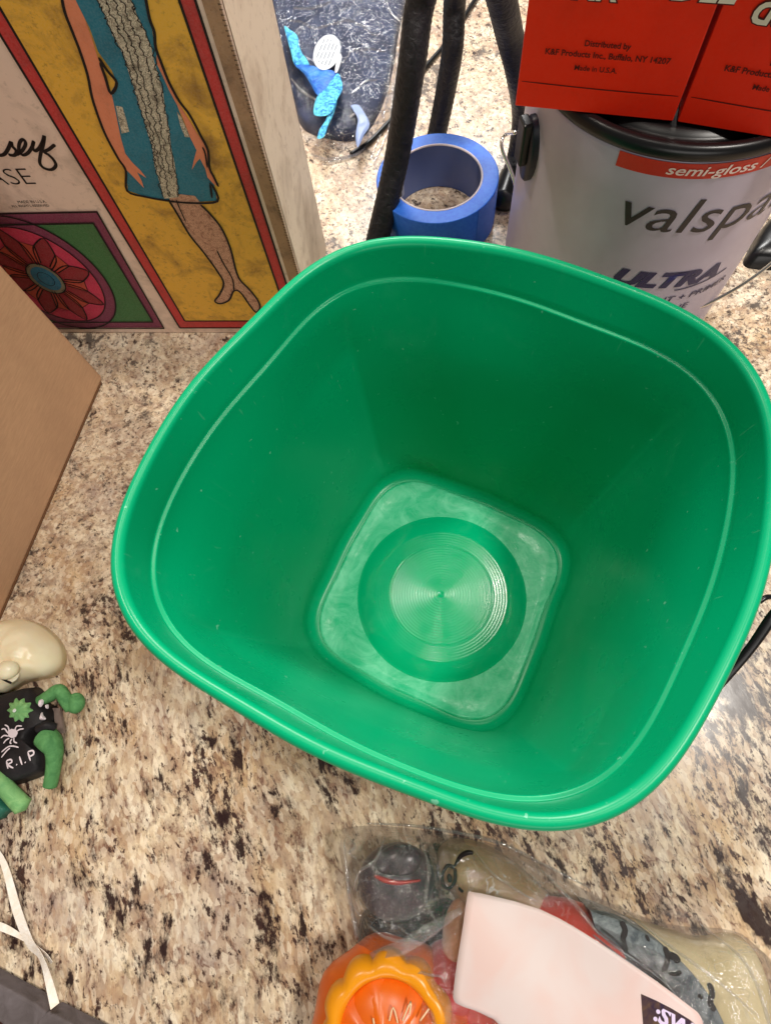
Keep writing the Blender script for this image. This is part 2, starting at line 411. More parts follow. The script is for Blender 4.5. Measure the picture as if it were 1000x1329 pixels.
def bucket():
    b = thing('bucket', 'large bright green rounded-square plastic bucket, open and empty, in the middle of the counter', 'bucket', (BX, BY, 0))
    HR, HL = .2330, .2077
    inner = []
    # fillet from the floor line up into the wall
    for k in range(9):
        a = pi/2*k/8; inner.append(ring(0, .0005+.0085*sin(a), .0062+.011*(1-cos(a))))
    zb = .0172
    for k in range(1, 30):
        t = k/30; inner.append(ring(t, .009*(1-t), zb+(HL-.0012-zb)*t))
    inner += [ring(1, -.0001, HL-.0016), ring(1, 0, HL-.0006), ring(1, .0002, HL-.0001), ring(1, .0006, HL+.0001), ring(1, .0019, HL+.0002), ring(1, .0023, HL+.0005), ring(1, .0024, HL+.0012), ring(1, .0024, HL+.0036)]
    ztop = HR-.0035
    for k in range(1, 9):
        t = k/8; inner.append(ring(1+t, .0023*(1-t)-.0066*t, HL+.003+(ztop-HL-.003)*t))
    part('wall', loft(inner, True), M['green'], b)
    lip = []
    for k in range(15):                                              # rolled lip
        a = pi-pi*1.28*k/14
        lip.append(ring(2, -.0033+.0033*cos(a), HR-.0035+.0036*sin(a)))
    lip[0] = inner[-1]
    lip += [ring(2, -.0012, HR-.013), ring(2, -.0022, HR-.014), ring(2, -.0045, HR-.014)]
    part('rim', loft(lip, True), M['green'], b)
    outer = [ring(2, -.0045, HR-.014), ring(1.5, .0005, HR-.026)]
    for k in range(0, 25):
        t = 1-k/24; outer.append(ring(t, .0022+.009*(1-t), .004+(HL-.006)*t))
    outer += [ring(0, .009, .002), ring(0, .005, .0004)]
    part('outer_wall', loft(outer, True), M['green'], b)
    # floor: flat panel, ceiling reflections painted in its colour, with a pushed-up ribbed disc
    c = atz(572, 773, .006); RC = .0665; cx, cy = c.x, c.y
    V = []; Fc = []; prof = []
    rr = [(RC, .0058), (RC-.001, .0060), (RC-.003, .0071), (RC-.006, .0085), (RC-.010, .0098), (RC-.014, .0106)]
    r = .0515; i = 0
    while r > .0016:
        rr.append((r, .01065+(.00006 if r < .041 else .000025)*sin(i*pi/2)-(.00022 if abs(r-.0395) < .0004 else 0))); r -= .00052; i += 1
    rr += [(.0012, .0102), (.0003, .0100)]
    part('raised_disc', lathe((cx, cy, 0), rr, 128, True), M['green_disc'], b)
    rings = []
    for k in range(7):
        t = k/6; out = []
        for j in range(NB):
            a = 2*pi*j/NB; r0 = fr(C_FLO, a)-.0022
            p = Vector((BX+r0*cos(a), BY+r0*sin(a), .0072)); q = Vector((cx+RC*cos(a), cy+RC*sin(a), .0058))
            v = p.lerp(q, t); v.z = .0072-.0014*min(1, t*3); out.append(v)
        rings.append(out)
    edge = [ring(0, .0005, .0062), ring(0, -.0004, .0071), ring(0, -.0012, .0075)]
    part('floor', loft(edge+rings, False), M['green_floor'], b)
    # black carrying handle hanging beside the rim on the right
    hp = [(1040, 690, .205), (1022, 770, .20), (1000, 803, .19), (976, 838, .18), (950, 870, .17), (925, 898, .16), (890, 930, .15), (840, 960, .12)]
    P = [atz(x, y, z) for x, y, z in hp]
    h = part('handle', tube(P, [.0016, .0022, .0027, .0025, .0023, .0021, .002, .002], 14, 6, flat=.5), M['black_plastic'], b)
    part('handle_pin', tube([atz(1012, 775, .2), atz(995, 775, .205), atz(985, 781, .205)], .0012, 10), M['black_plastic'], b)
bucket()

# ================================================================ PRINTED DOLL CARTON
A0 = Vector((-.2732, .4438, 0)); U = Vector((.96939487, -.2455068, 0)); N = Vector((-.2455068, -.96939487, 0)); ZU = Vector((0, 0, 1))
def fp(s, z, lift=0): return A0+U*s+ZU*z+N*lift
def fpx(px, py): return atp(px, py, A0, N)
def Z0(pts, sc=.44, ox=0, oy=0): return [fpx(ox+x*sc, oy+y*sc) for x, y in pts]
def carton():
    SL, SR, HT, DP = -.10, .2510, .43, .1047
    t = thing('doll_carton', 'aged vintage carton printed with a doll in teal dress, standing behind the bucket', 'box', fp((SL+SR)/2, 0))
    paper = aged('aged pink beige board', srgb(238, 208, 190), (.20, .11, .07), .42, 30)
    sidem = aged('aged cream side board', srgb(240, 222, 198), (.38, .25, .15), .6, 26)
    # stretch the stains of the side along the board
    red = aged('printed red', srgb(200, 50, 50), (.12, .02, .02), .4, 60); yellow = aged('printed ochre', srgb(236, 178, 58), (.20, .085, .02), .8, 38)
    teal = aged('printed teal', srgb(24, 118, 142), (.01, .06, .09), .45, 40); skin = aged('printed skin', srgb(232, 136, 98), (.35, .1, .05), .3, 60)
    leg = lace('printed stockings', srgb(226, 176, 148), srgb(140, 88, 70), 420); lc = lace('printed lace', srgb(222, 208, 184), srgb(104, 92, 80), 300)
    purple = aged('printed plum', srgb(128, 46, 78), (.05, .01, .02), .3, 60); green = aged('printed green', srgb(56, 112, 60), (.03, .06, .02), .35, 50)
    pink = aged('printed crimson', srgb(206, 46, 82), (.12, .01, .02), .35, 60); dred = aged('printed dark red', srgb(150, 26, 38), (.08, .01, .01), .35, 60)
    orange = aged('printed brick', srgb(190, 66, 44), (.2, .04, .02), .3, 60); blue = aged('printed blue', srgb(40, 120, 150), (.01, .04, .08), .5, 260)
    grey = aged('printed olive grey', srgb(140, 130, 104), (.05, .05, .04), .3, 60)
    brown = aged('worn brown edge', srgb(172, 132, 100), (.10, .05, .03), .7, 45)
    bx = part('board_shell', box(fp(SL, 0), U*(SR-SL), -N*DP, ZU*HT), paper, t, smooth=False); bevel(bx, .0012, 2)
    part('side_panel', poly([fp(SR, .001)-N*.001+U*.0006, fp(SR, .001)-N*(DP-.002)+U*.0006, fp(SR, HT-.001)-N*(DP-.002)+U*.0006, fp(SR, HT-.001)-N*.001+U*.0006], U), sidem, t, smooth=False)
    lk = lambda k: .00018*k
    # worn strip along the right of the face and the white lower margin
    part('worn_edge', poly([fp(.2405, .001), fp(.2502, .001), fp(.2502, HT), fp(.2405, HT)], N, lk(1)), brown, t, smooth=False)
    # big ochre panel with red border
    s0, s1, z0_ = .1177, .2372, .0083
    outer = [fp(s0, z0_), fp(s1, z0_), fp(s1, HT-.02), fp(s0+.011, HT-.02)]
    part('panel_border', poly([fp(.1180, z0_), fp(s1, z0_), fp(s1, HT-.02), fp(.1180, HT-.02)], N, lk(1)), red, t, smooth=False)
    part('ochre_panel', poly([fp(.1272, .0187), fp(.2285, .0187), fp(.2285, HT-.03), fp(.1272, HT-.03)], N, lk(2)), yellow, t, smooth=False)
    w = .0016
    for nm, P in (('border_line', [fp(.1180, HT-.02), fp(.1180, z0_), fp(s1, z0_), fp(s1, HT-.02)]), ('border_line', [fp(.1272, HT-.03), fp(.1272, .0187), fp(.2285, .0187), fp(.2285, HT-.03)])):
        for i in range(3): part(nm, ribbon([P[i], P[i+1]], w, N, lk(3), 1, False), M['ink'], t, smooth=False)
    # doll print
    dress = Z0([(205, -40), (235, 20), (265, 80), (290, 150), (330, 205), (345, 240), (325, 272), (335, 310), (350, 380), (365, 450), (378, 560), (430, 578), (490, 588), (560, 594), (640, 590), (630, 530), (610, 470), (580, 425), (545, 370), (520, 300), (500, 250), (475, 190), (455, 130), (450, 90), (440, 50), (425, -40)])
    part('printed_dress', poly(dress, N, lk(3)), teal, t, smooth=False)
    larm = Z0([(180, -40), (195, 30), (215, 85), (240, 150), (262, 220), (275, 285), (300, 360), (322, 410), (340, 440), (365, 490), (395, 520), (425, 552), (418, 530), (405, 505), (432, 522), (415, 500), (392, 478), (370, 450), (356, 400), (342, 330), (330, 275), (312, 230), (290, 170), (272, 110), (250, 50), (225, 0), (215, -40)])
    part('printed_arm', poly(larm, N, lk(4)), skin, t, smooth=False)
    rarm = Z0([(462, 150), (480, 195), (500, 245), (520, 290), (545, 330), (572, 375), (598, 415), (612, 445), (614, 480), (628, 515), (645, 548), (630, 540), (612, 520), (606, 495), (590, 465), (580, 475), (566, 498), (572, 470), (580, 440), (560, 400), (540, 345), (522, 305), (500, 265), (480, 220), (463, 185)])
    part('printed_arm', poly(rarm, N, lk(4)), skin, t, smooth=False)
    legs = Z0([(497, 578), (525, 630), (560, 690), (600, 740), (640, 795), (660, 832), (648, 865), (634, 885), (650, 893), (676, 882), (690, 855), (710, 860), (735, 895), (755, 918), (767, 905), (760, 882), (735, 850), (708, 822), (695, 790), (680, 730), (655, 672), (622, 630), (595, 600), (575, 575), (530, 570)])
    part('printed_legs', poly(legs, N, lk(4)), leg, t, smooth=False)
    part('lace_trim', poly(Z0([(270, -40), (300, 20), (318, 60), (330, 95), (350, 130), (368, 165), (380, 210), (396, 255), (408, 300), (424, 345), (436, 390), (450, 430), (455, 480), (470, 530), (485, 583), (528, 578), (522, 530), (516, 480), (505, 430), (500, 380), (488, 320), (482, 270), (470, 225), (455, 175), (446, 130), (425, 80), (405, 40), (375, -40)]), N, lk(5)), lc, t, smooth=False)
    part('lace_cuff', poly(Z0([(342, 308), (362, 312), (372, 345), (382, 385), (360, 390), (350, 350)]), N, lk(5)), lc, t, smooth=False)
    part('lace_cuff', poly(Z0([(522, 325), (535, 340), (552, 380), (560, 402), (546, 400), (532, 365)]), N, lk(5)), lc, t, smooth=False)
    vfs = []
    for P, w_ in (([(178, -40), (192, 30), (213, 85), (238, 150), (260, 220), (273, 285), (298, 360), (320, 410), (350, 465), (372, 500), (376, 560), (430, 577), (490, 588), (560, 595), (642, 590), (625, 540)], .0017),
                  ([(425, -40), (442, 50), (456, 90), (460, 135), (478, 185), (500, 240), (530, 295), (560, 335), (592, 395), (614, 440), (618, 490), (632, 520), (645, 547)], .0017),
                  ([(292, 165), (318, 205), (345, 240), (328, 272), (312, 225), (296, 180)], .0018),
                  ([(497, 585), (525, 630), (560, 690), (600, 740), (640, 795), (660, 832), (648, 865), (634, 885), (650, 893), (676, 882), (690, 855), (710, 860), (735, 895), (755, 918), (767, 905), (760, 882), (735, 850), (708, 822), (695, 790), (680, 730), (655, 672), (622, 630), (592, 600)], .0017),
                  ([(640, 735), (660, 775), (686, 820), (690, 855)], .0012), ([(548, 650), (530, 610), (520, 585)], .0009),
                  ([(598, 430), (606, 450), (612, 490)], .0012), ([(620, 535), (626, 580)], .0016)):
        vfs.append(ribbon(Z0(P), w_, N, lk(6), 4))
    # squiggles that outline the lace
    rnd = random.Random(3)
    for side in ([(272, -30), (300, 20), (330, 95), (368, 165), (396, 255), (424, 345), (450, 430), (462, 500), (482, 575)], [(380, -30), (405, 40), (446, 130), (470, 225), (488, 320), (505, 430), (522, 530), (528, 575)], [(330, -30), (360, 60), (400, 150), (425, 240), (450, 330), (470, 420), (490, 520), (502, 575)], [(300, -30), (340, 60), (380, 150), (415, 260), (440, 350), (460, 440), (478, 520)], [(350, -30), (385, 60), (425, 150), (450, 240), (468, 330), (486, 420), (505, 520)]):
        q = catmull(Z0(side), 14); out = []
        for i, p in enumerate(q): out.append(p+U*rnd.uniform(-.0012, .0012)+ZU*rnd.uniform(-.0012, .0012))
        vfs.append(ribbon(out, .00055, N, lk(7), 2))
    part('ink_outline', merge(*vfs), M['ink'], t, smooth=False)
    # flower emblem, lower left
    fz = lambda P: [fpx(x*.22, 160+y*.22) for x, y in P]
    part('emblem_border', poly([fp(-.06, .0083), fp(.1022, .0083), fp(.1092, .1475), fp(-.06, .1475)], N, lk(1)), purple, t, smooth=False)
    part('emblem_field', poly([fp(-.05, .0178), fp(.0954, .0178), fp(.1005, .1368), fp(-.05, .1368)], N, lk(2)), green, t, smooth=False)
    cs, cz = .0245, .0775; AX = .0535; AZ = .0685
    def ell(k, n=40, a0=0): return [fp(cs+AX*k*cos(2*pi*i/n+a0), cz+AZ*k*sin(2*pi*i/n+a0)) for i in range(n)]
    part('emblem_ring', poly([p if (p-A0).z < .1368 else Vector((p.x, p.y, .1368)) for p in ell(1.0)], N, lk(3)), purple, t, smooth=False)
    part('emblem_disc', poly([Vector((p.x, p.y, min(p.z, .134))) for p in ell(.84)], N, lk(4)), pink, t, smooth=False)
    vf = []
    def ep(r, a): return fp(cs+AX*r*cos(a), cz+AZ*r*sin(a))
    lines = [ribbon([fp(-.06, .1475), fp(.1092, .1475)], .0014, N, lk(7), 1, False), ribbon([fp(.1092, .1475), fp(.1022, .0083)], .0014, N, lk(7), 1, False), ribbon([fp(.1022, .0083), fp(-.06, .0083)], .0014, N, lk(7), 1, False),
             ribbon([fp(-.05, .1368), fp(.1005, .1368)], .0014, N, lk(7), 1, False), ribbon([fp(.1005, .1368), fp(.0954, .0178)], .0014, N, lk(7), 1, False), ribbon([fp(.0954, .0178), fp(-.05, .0178)], .0014, N, lk(7), 1, False)]
    e1 = ell(1.0); lines.append(ribbon(e1+[e1[0]], .0014, N, lk(7), 2, False)); e2 = ell(.84); lines.append(ribbon(e2+[e2[0]], .0011, N, lk(7), 2, False))
    for i in range(8):
        a = 2*pi*(i+.18)/8
        P = [ep(.24, a-.32), ep(.5, a-.30), ep(.66, a-.17), ep(.82, a), ep(.66, a+.17), ep(.5, a+.30), ep(.24, a+.32)]
        part('petal', poly(P, N, lk(5)), dred, t, smooth=False); lines.append(ribbon(P, .0012, N, lk(7), 3, False))
        a += pi/8
        Pq = [ep(.30, a-.2), ep(.60, a-.17), ep(.62, a+.17), ep(.30, a+.2)]
        part('petal', poly(Pq, N, lk(6)), orange, t, smooth=False); lines.append(ribbon(Pq, .0012, N, lk(7), 1, False))
    part('emblem_center', poly(ell(.27, 28), N, lk(7)), grey, t, smooth=False); part('emblem_center', poly(ell(.21, 28), N, lk(8)), blue, t, smooth=False)
    e3 = ell(.27, 28); lines.append(ribbon(e3+[e3[0]], .0010, N, lk(9), 1, False)); e3 = ell(.12, 20); lines.append(ribbon(e3+[e3[0]], .0005, N, lk(9), 1, False))
    part('emblem_lines', merge(*lines), M['ink'], t, smooth=False)
    # lettering: script "...asey" and CASE
    st = []
    for P, w_ in (([(-70, 175), (-95, 150), (-70, 115), (-35, 120), (-30, 165), (-10, 185), (25, 180), (50, 145), (66, 108), (72, 130), (98, 162), (85, 186), (50, 182)], 15),
                  ([(95, 184), (130, 160), (152, 118), (138, 92), (118, 108), (112, 150), (132, 184), (165, 172), (190, 135), (200, 100)], 14),
                  ([(200, 100), (192, 135), (205, 160), (230, 145), (252, 105), (262, 70), (256, 120), (240, 180), (236, 232), (262, 262), (305, 270), (330, 245), (316, 212), (288, 184), (262, 166), (290, 150), (325, 122)], 14)):
        st.append(ribbon(fz(P), w_*.22*.00072, N, lk(2), 6))
    part('script_lettering', merge(*st), M['ink'], t, smooth=False)
    part('lettering', text_on('CASE', fp(.0775, .1722), U, ZU, N, lk(2), size=.0195, align='RIGHT', weight=-.0003, sx=1.12), M['ink'], t, smooth=False)
    part('small_lettering', merge(text_on('MADE IN U.S.A.', fp(.0745, .1560), U, ZU, N, lk(2), size=.0034, align='RIGHT'), text_on('ALL RIGHTS RESERVED', fp(.0745, .1525), U, ZU, N, lk(2), size=.0030, align='RIGHT')), M['ink'], t, smooth=False)
    # crimped perforation teeth down the two edges of the side
    V = []
    for i in range(150):
        z = .004+i*.0026
        V.append(poly([fp(.2488, z), fp(.2512, z+.0004), fp(.2488, z+.0011)], N, lk(2)))
    part('perforation', merge(*V), aged('dark perforation', srgb(96, 64, 48), (.02, .01, .01), .3), t, smooth=False)
    V = []
    for i in range(150):
        z = .004+i*.0026; b = fp(SR, z)-N*(DP-.003)+U*.0009
        V.append(([b, b-N*.0024+ZU*.0004, b+ZU*.0012], [(0, 1, 2)]))
    part('perforation', merge(*V), bpy.data.materials['dark perforation'], t, smooth=False)
carton()

# ================================================================ PLAIN CARDBOARD BOX
def cardboard():
    K = Vector((-.23917, .38168, 0)); K2 = Vector((-.33301, .16161, 0)); d = (K2-K).normalized(); back = Vector((d.y, -d.x, 0))
    if back.x > 0: back = -back
    m = mat('brown cardboard', srgb(212, 170, 136), .8, .15); t = NT(m); v = t.coord((1, 1, 1)); n1 = t.noise(t.coord((1, 1, 9)), 90, 5, .7); n2 = t.noise(v, 12, 3, .5); n3 = t.noise(v, 700, 3, .6)
    c = t.mix(t.ramp(n1.outputs[0], [(.3, 0), (.75, .35)]), srgb(212, 170, 136), srgb(152, 110, 82)); c = t.mix(t.ramp(n2.outputs[0], [(.4, 0), (.7, .35)]), c, srgb(150, 118, 96))
    c = t.mix(t.ramp(n3.outputs[0], [(.55, 0), (.75, .25)]), c, srgb(205, 170, 135)); t.l(c, t.b.inputs['Base Color']); t.bump(n1.outputs[0], .1, .0005)
    r = thing('cardboard_box', 'plain brown cardboard box cut off by the left edge, beside the bucket', 'box', K+d*.17+back*.06)
    L_, D_, HH = .40, .13, .30
    b = part('box_body', box(K+d*0+ZU*.0006, d*L_, back*D_, ZU*HH), m, r, smooth=False); bevel(b, .0035, 4)
    shadow_strip = part('contact_shadow_strip', box(K-d*.0+ZU*.0002-back*.0004+d*.006, d*(L_-.01), back*.05, ZU*.0016), mat('contact shadow brown', srgb(120, 86, 62), .85, .1), r, smooth=False)  # dark strip drawn as the contact shadow along the box foot
cardboard()

# ================================================================ MASKING TAPE
def tape():
    c = Vector((.1142, .4941, 0)); Z = .048
    t = thing('masking_tape_roll', 'roll of bright blue masking tape lying flat behind the bucket', 'tape', c)
    m = mat('blue tape', srgb(28, 92, 196), .5, .35); n = NT(m); v = n.coord(); ns = n.noise(v, 300, 3, .6)
    n.l(n.mix(n.ramp(ns.outputs[0], [(.3, 0), (.8, .5)]), srgb(30, 94, 204), srgb(70, 138, 226)), n.b.inputs['Base Color'])
    RO_, RI = .0585, .0435
    prof = [(RO_, .0008), (RO_, Z-.0008), (RO_-.0006, Z)]
    k = RO_-.001; i = 0
    while k > RI: prof.append((k, Z+(.00012 if i % 2 else -.00005))); k -= .0007; i += 1
    part('tape_winding', lathe(c, prof, 96), m, t)
    cm = mat('core card', srgb(196, 184, 186), .6, .3); inn = mat('core inside', srgb(84, 104, 156), .3, .5)
    part('core', lathe(c, [(RI+.0003, Z-.0004), (RI, Z+.0004), (RI-.0014, Z+.0004), (RI-.0018, Z-.0006)], 96), cm, t)
    part('core_lining', lathe(c, [(RI-.0018, Z-.0006), (RI-.0018, .0006)], 96), inn, t)
    a = atcyl(545, 243, c.x, c.y, RI)
    # small printed label inside the core
    V = []; R2 = RI-.0024
    for z in (.008, .026):
        for k in range(7):
            an = radians(132+k*7); V.append(c+Vector((R2*cos(an), R2*sin(an), z)))
    part('core_label', (V, [(k, k+1, k+8, k+7) for k in range(6)]), mat('core label print', srgb(150, 156, 178), .5, .3), t)
    V = []; R2 = RI-.0027
    for z in (.011, .021):
        for k in range(3):
            an = radians(139+k*7); V.append(c+Vector((R2*cos(an), R2*sin(an), z)))
    part('core_print', (V, [(k, k+1, k+4, k+3) for k in range(2)]), M['ink'], t)
    e = c+Vector((RO_+.0004, 0, 0)); V = []
    for z in (.0008, Z-.0005):
        for k in range(5):
            an = radians(-62+k*7); V.append(c+Vector(((RO_+.0004)*cos(an), (RO_+.0004)*sin(an), z)))
    part('tape_end', (V, [(k, k+1, k+6, k+5) for k in range(4)]), m, t)
tape()

# ================================================================ TRIPOD WITH BENDY LEGS + CORD
def tripod():
    apex = atd(612, -150, .42)
    t = thing('tripod_stand', 'black flexible-legged stand rising behind the bucket and tape roll', 'stand', atz(567, 172, 0))
    L1 = [apex, atd(575, -70, .42), atd(546, 0, .455), atz(534, 85, .155), atz(518, 187, .092), atz(506, 245, .058), atz(491, 306, .024), atz(484, 335, .013)]
    L2 = [apex, atd(600, -70, .49), atd(590, 0, .55), atz(587, 62, .095), atz(578, 118, .052), atz(567, 172, .013), atz(563, 190, .011)]
    L3 = [apex, atd(632, -70, .41), atd(651, 0, .45), atd(661, 45, .49), atz(673, 96, .115), atz(679, 150, .06), atz(671, 205, .016), atz(657, 250, .011)]
    for P, r in ((L1, .0113), (L2, .0103), (L3, .0110)):
        part('leg', tube(P, r, 20, 16, rib=.018), M['black_rubber'], t)
    part('hub', ellipsoid(apex, .022, .022, .026), M['black_plastic'], t)
    part('foot', tube([atz(664, 228, .014), atz(652, 262, .012)], .0125, 16), M['black_plastic'], t)
tripod()
c = part('cord', tube([atz(640, -30, .003), atz(617, -2, .003), atz(600, 25, .003), atz(575, 60, .003), atz(548, 92, .003), atz(520, 140, .003), atz(498, 165, .003), atz(478, 185, .003), atz(455, 200, .003)], .0026, 10), M['black_plastic'])
tagged(c, 'thin black cord running across the counter behind the tripod legs', 'cord')
fo = part('black_base', pillow([atz(x, y, 0) for x, y in ((964, 344), (970, 325), (985, 300), (1010, 280), (1060, 290), (1070, 340), (1020, 350), (985, 350))], 0, .02, 10, .0005, 30, .3), M['black_plastic'])
tagged(fo, 'black plastic base poking out on the counter right of the paint can', 'base')

# ================================================================ PAINT CAN
CX, CY, CR = .2398, .358, .0933
def cpt(deg, z, R=CR): a = radians(deg); return Vector((CX+R*cos(a), CY+R*sin(a), z))
def can_text(s, deg0, deg1, z0, slope=0, lift=.0005, R=CR, **kw):
    V, Fc = text2d(s, **kw)
    bm = bmesh.new(); vs = [bm.verts.new((a, b, 0)) for a, b in V]
    for f in Fc:
        try: bm.faces.new([vs[i] for i in f])
        except ValueError: pass
    bmesh.ops.subdivide_edges(bm, edges=[e for e in bm.edges if e.calc_length() > .003], cuts=2)
    bm.verts.ensure_lookup_table(); w = max(v.co.x for v in bm.verts)
    out = [cpt(deg0+(deg1-deg0)*v.co.x/w, z0+v.co.y+slope*v.co.x/w, R+lift) for v in bm.verts]
    bm.verts.index_update(); fc = [[v.index for v in f.verts] for f in bm.faces]; bm.free()
    return out, fc
def cyl_patch(a0, a1, z0, z1, R, n=24):
    V = []
    for z in (z0, z1):
        for k in range(n+1): V.append(cpt(a0+(a1-a0)*k/n, z, R))
    return V, [(k, k+1, n+2+k, n+1+k) for k in range(n)]
def paint_can():
    t = thing('paint_can', 'large pale grey paint can with black lid behind the bucket at right', 'paint can', (CX, CY, 0))
    m = mat('pale can label', srgb(188, 184, 190), .34, .5); n = NT(m); v = n.coord()
    n1 = n.noise(v, 14, 4, .6); n.l(n.mix(n.ramp(n1.outputs[0], [(.4, 0), (.65, .4)]), srgb(194, 183, 203), srgb(166, 150, 168)), n.b.inputs['Base Color']); n.bump(n.noise(v, 40, 3, .5).outputs[0], .12, .002)
    prof = [(CR-.012, .002), (CR-.004, .0005), (CR-.002, .003)]+[(CR, .006+.21*k/20) for k in range(21)]+[(CR-.0006, .2185), (CR-.003, .2200)]
    part('can_body', lathe((CX, CY, 0), prof, 128), m, t)
    lid = [(CR-.003, .2188), (CR+.0005, .2192), (CR+.0018, .2212), (CR+.0016, .2250), (CR-.0002, .2275), (CR-.0030, .2282), (CR-.0052, .2272), (CR-.0066, .2240), (CR-.0100, .2225), (CR-.0125, .2240), (CR-.0150, .2262), (CR-.0180, .2266), (.02, .2262), (.001, .2262)]
    part('lid', lathe((CX, CY, 0), lid, 128, True), M['black_plastic'], t)
    band = aged('orange red band', srgb(206, 52, 34), (.3, .02, .02), .2, 60, .35, 900, .02)
    part('colour_band', cyl_patch(-134, -40, .2083, .2180, CR+.0004, 40), band, t)
    wht = mat('white print', srgb(238, 214, 206), .4, .4); dk = mat('charcoal print', srgb(52, 44, 46), .4, .4); nv = mat('navy print', srgb(40, 36, 84), .4, .4)
    part('band_lettering', can_text('semi-gloss / interior', -116.8, -56, .2108, -.0006, .0008, size=.0088, shear=.22, weight=.00012), wht, t)
    part('brand_lettering', can_text('valspar', -129, -52, .1715, -.0085, size=.0375, shear=.2, weight=-.0001), dk, t)
    part('product_lettering', can_text('ULTRA', -121.5, -72.5, .1215, -.0065, size=.0190, shear=.3, weight=.0011), nv, t)
    part('small_lettering', can_text('PAINT + PRIMER', -108, -62, .1020, -.003, size=.0080, shear=.15, weight=.0001), nv, t)
    part('small_lettering', can_text('IN ONE', -104, -80, .0900, -.002, size=.0085, shear=.1), nv, t)
    V = []; nn = 20
    for k in range(nn+1):
        s = k/nn; V += [cpt(-92+25*s, .1125-.001*s+.004*s*s, CR+.0004), cpt(-92+25*s, .1130+.0006-.001*s+.0048*s*s, CR+.0004)]
    part('swoosh', (V, [(2*k, 2*k+2, 2*k+3, 2*k+1) for k in range(nn)]), nv, t)
    # ear where the wire handle is hooked
    ed = Vector((cos(radians(182)), sin(radians(182)), 0)); ep = cpt(183, .178)
    tdir = Vector((-ed.y, ed.x, 0))
    V = []
    n_ = 20
    def disc(off, k=1.0): return [ep+ed*off+tdir*(.0108*k*cos(2*pi*j/n_))+ZU*(.0235*k*sin(2*pi*j/n_)) for j in range(n_)]
    rs = [disc(-.004), disc(.003), disc(.0045, .92)]
    V = rs[0]+rs[1]+rs[2]; Fc = [(i*n_+j, i*n_+(j+1) % n_, (i+1)*n_+(j+1) % n_, (i+1)*n_+j) for i in range(2) for j in range(n_)]+[tuple(range(2*n_, 3*n_))]
    part('handle_ear', (V, Fc), mat('dark ear plastic', srgb(30, 27, 44), .4, .4), t)
    e2 = box(ep+ed*.0035-tdir*.006-ZU*.008, tdir*.012, ed*.0065, ZU*.030); o = part('handle_lug', e2, M['black_plastic'], t, smooth=False); bevel(o, .0015, 2)
    # wire bail
    P = [atcyl(668, 172, CX, CY, CR+.006), atd(658, 173, .475), atd(651, 182, .475), atd(652, 196, .478), atd(661, 218, .487), atd(668, 240, .495), atd(671, 270, .502), atd(675, 297, .508), atd(690, 326, .500), atd(712, 352, .49), atd(760, 392, .478), atd(820, 408, .47), atd(890, 403, .475), atd(945, 380, .485), atd(1000, 342, .50), atd(1040, 300, .52)]
    part('wire_handle', tube(P, .0014, 10, 8), M['steel'], t)
paint_can()

# ================================================================ RED CARTONS ON THE CAN
def red_carton(P0, P1, label, dep, hgt, lettering, bk=None):
    ZB = .2284
    u = (P1-P0).normalized(); n = Vector((u.y, -u.x, 0)); bk = -n if bk is None else bk; w = (P1-P0).length
    t = thing('red_carton', label, 'box', (P0+P1)/2-n*dep/2, 'red cartons on the paint can')
    m = bpy.data.materials.get('red carton board') or aged('red carton board', srgb(244, 38, 2), (.5, .012, .003), .2, 25, .38, 500, .012)
    dk = bpy.data.materials.get('maroon print') or mat('maroon print', srgb(88, 10, 6), .5, .3)
    cr = bpy.data.materials.get('cream print') or mat('cream print', srgb(226, 214, 196), .5, .3)
    o = part('carton_body', box(P0, u*w, bk*dep, ZU*hgt), m, t, smooth=False); bevel(o, .0006, 2)
    f = lambda s, z, l=.0003: P0+u*s+ZU*z+n*l
    part('flap_crease', ribbon([f(.002, .0145), f(w*.5, .0138), f(w-.002, .0140)], .0006, n, 0, 3), dk, t, smooth=False)
    cx = w*.50
    part('small_lettering', merge(text_on('Distributed by', f(cx-.001, .0355), u, ZU, n, size=.0040, align='CENTER', weight=.00008), text_on('K&F Products Inc., Buffalo, NY 14207', f(cx, .0300), u, ZU, n, size=.0042, align='CENTER', weight=.00008), text_on('Made in U.S.A.', f(cx-.004, .0232), u, ZU, n, size=.0038, align='CENTER', weight=.00005)), dk, t, smooth=False)
    for s_, px, py, sz in lettering:
        d = ray(px, py); hit = CAM+d*((P0-CAM).dot(n)/d.dot(n))-P0; x = hit.dot(u); tz = hit.z
        part('title_outline', text_on(s_, f(x, tz), u, ZU, n, .0003, size=sz, shear=.2, weight=.0010), dk, t, smooth=False)
        part('title_lettering', text_on(s_, f(x, tz), u, ZU, n, .0006, size=sz, shear=.2, weight=.0003), cr, t, smooth=False)
    # folded bottom corner catches the light
    
ZB = .2284
q = [atz(668, 137, ZB), atz(872.5, 157, ZB), atz(878.5, 157.8, ZB), atz(1000, 178, ZB)]
u2 = (q[3]-q[2]).normalized()
red_carton(q[0], q[1], 'red printed carton standing on the paint can lid, the left one of the pair', .06, .16, [('KR', 740, -4, .017), ('DLE', 868, -3, .017)])
red_carton(q[2], q[2]+u2*(q[1]-q[0]).length, 'red printed carton on the paint can lid, cut off by the right edge', .06, .16, [('da', 968, 27, .020)], bk=Vector((-(q[1]-q[0]).y, (q[1]-q[0]).x, 0)).normalized())

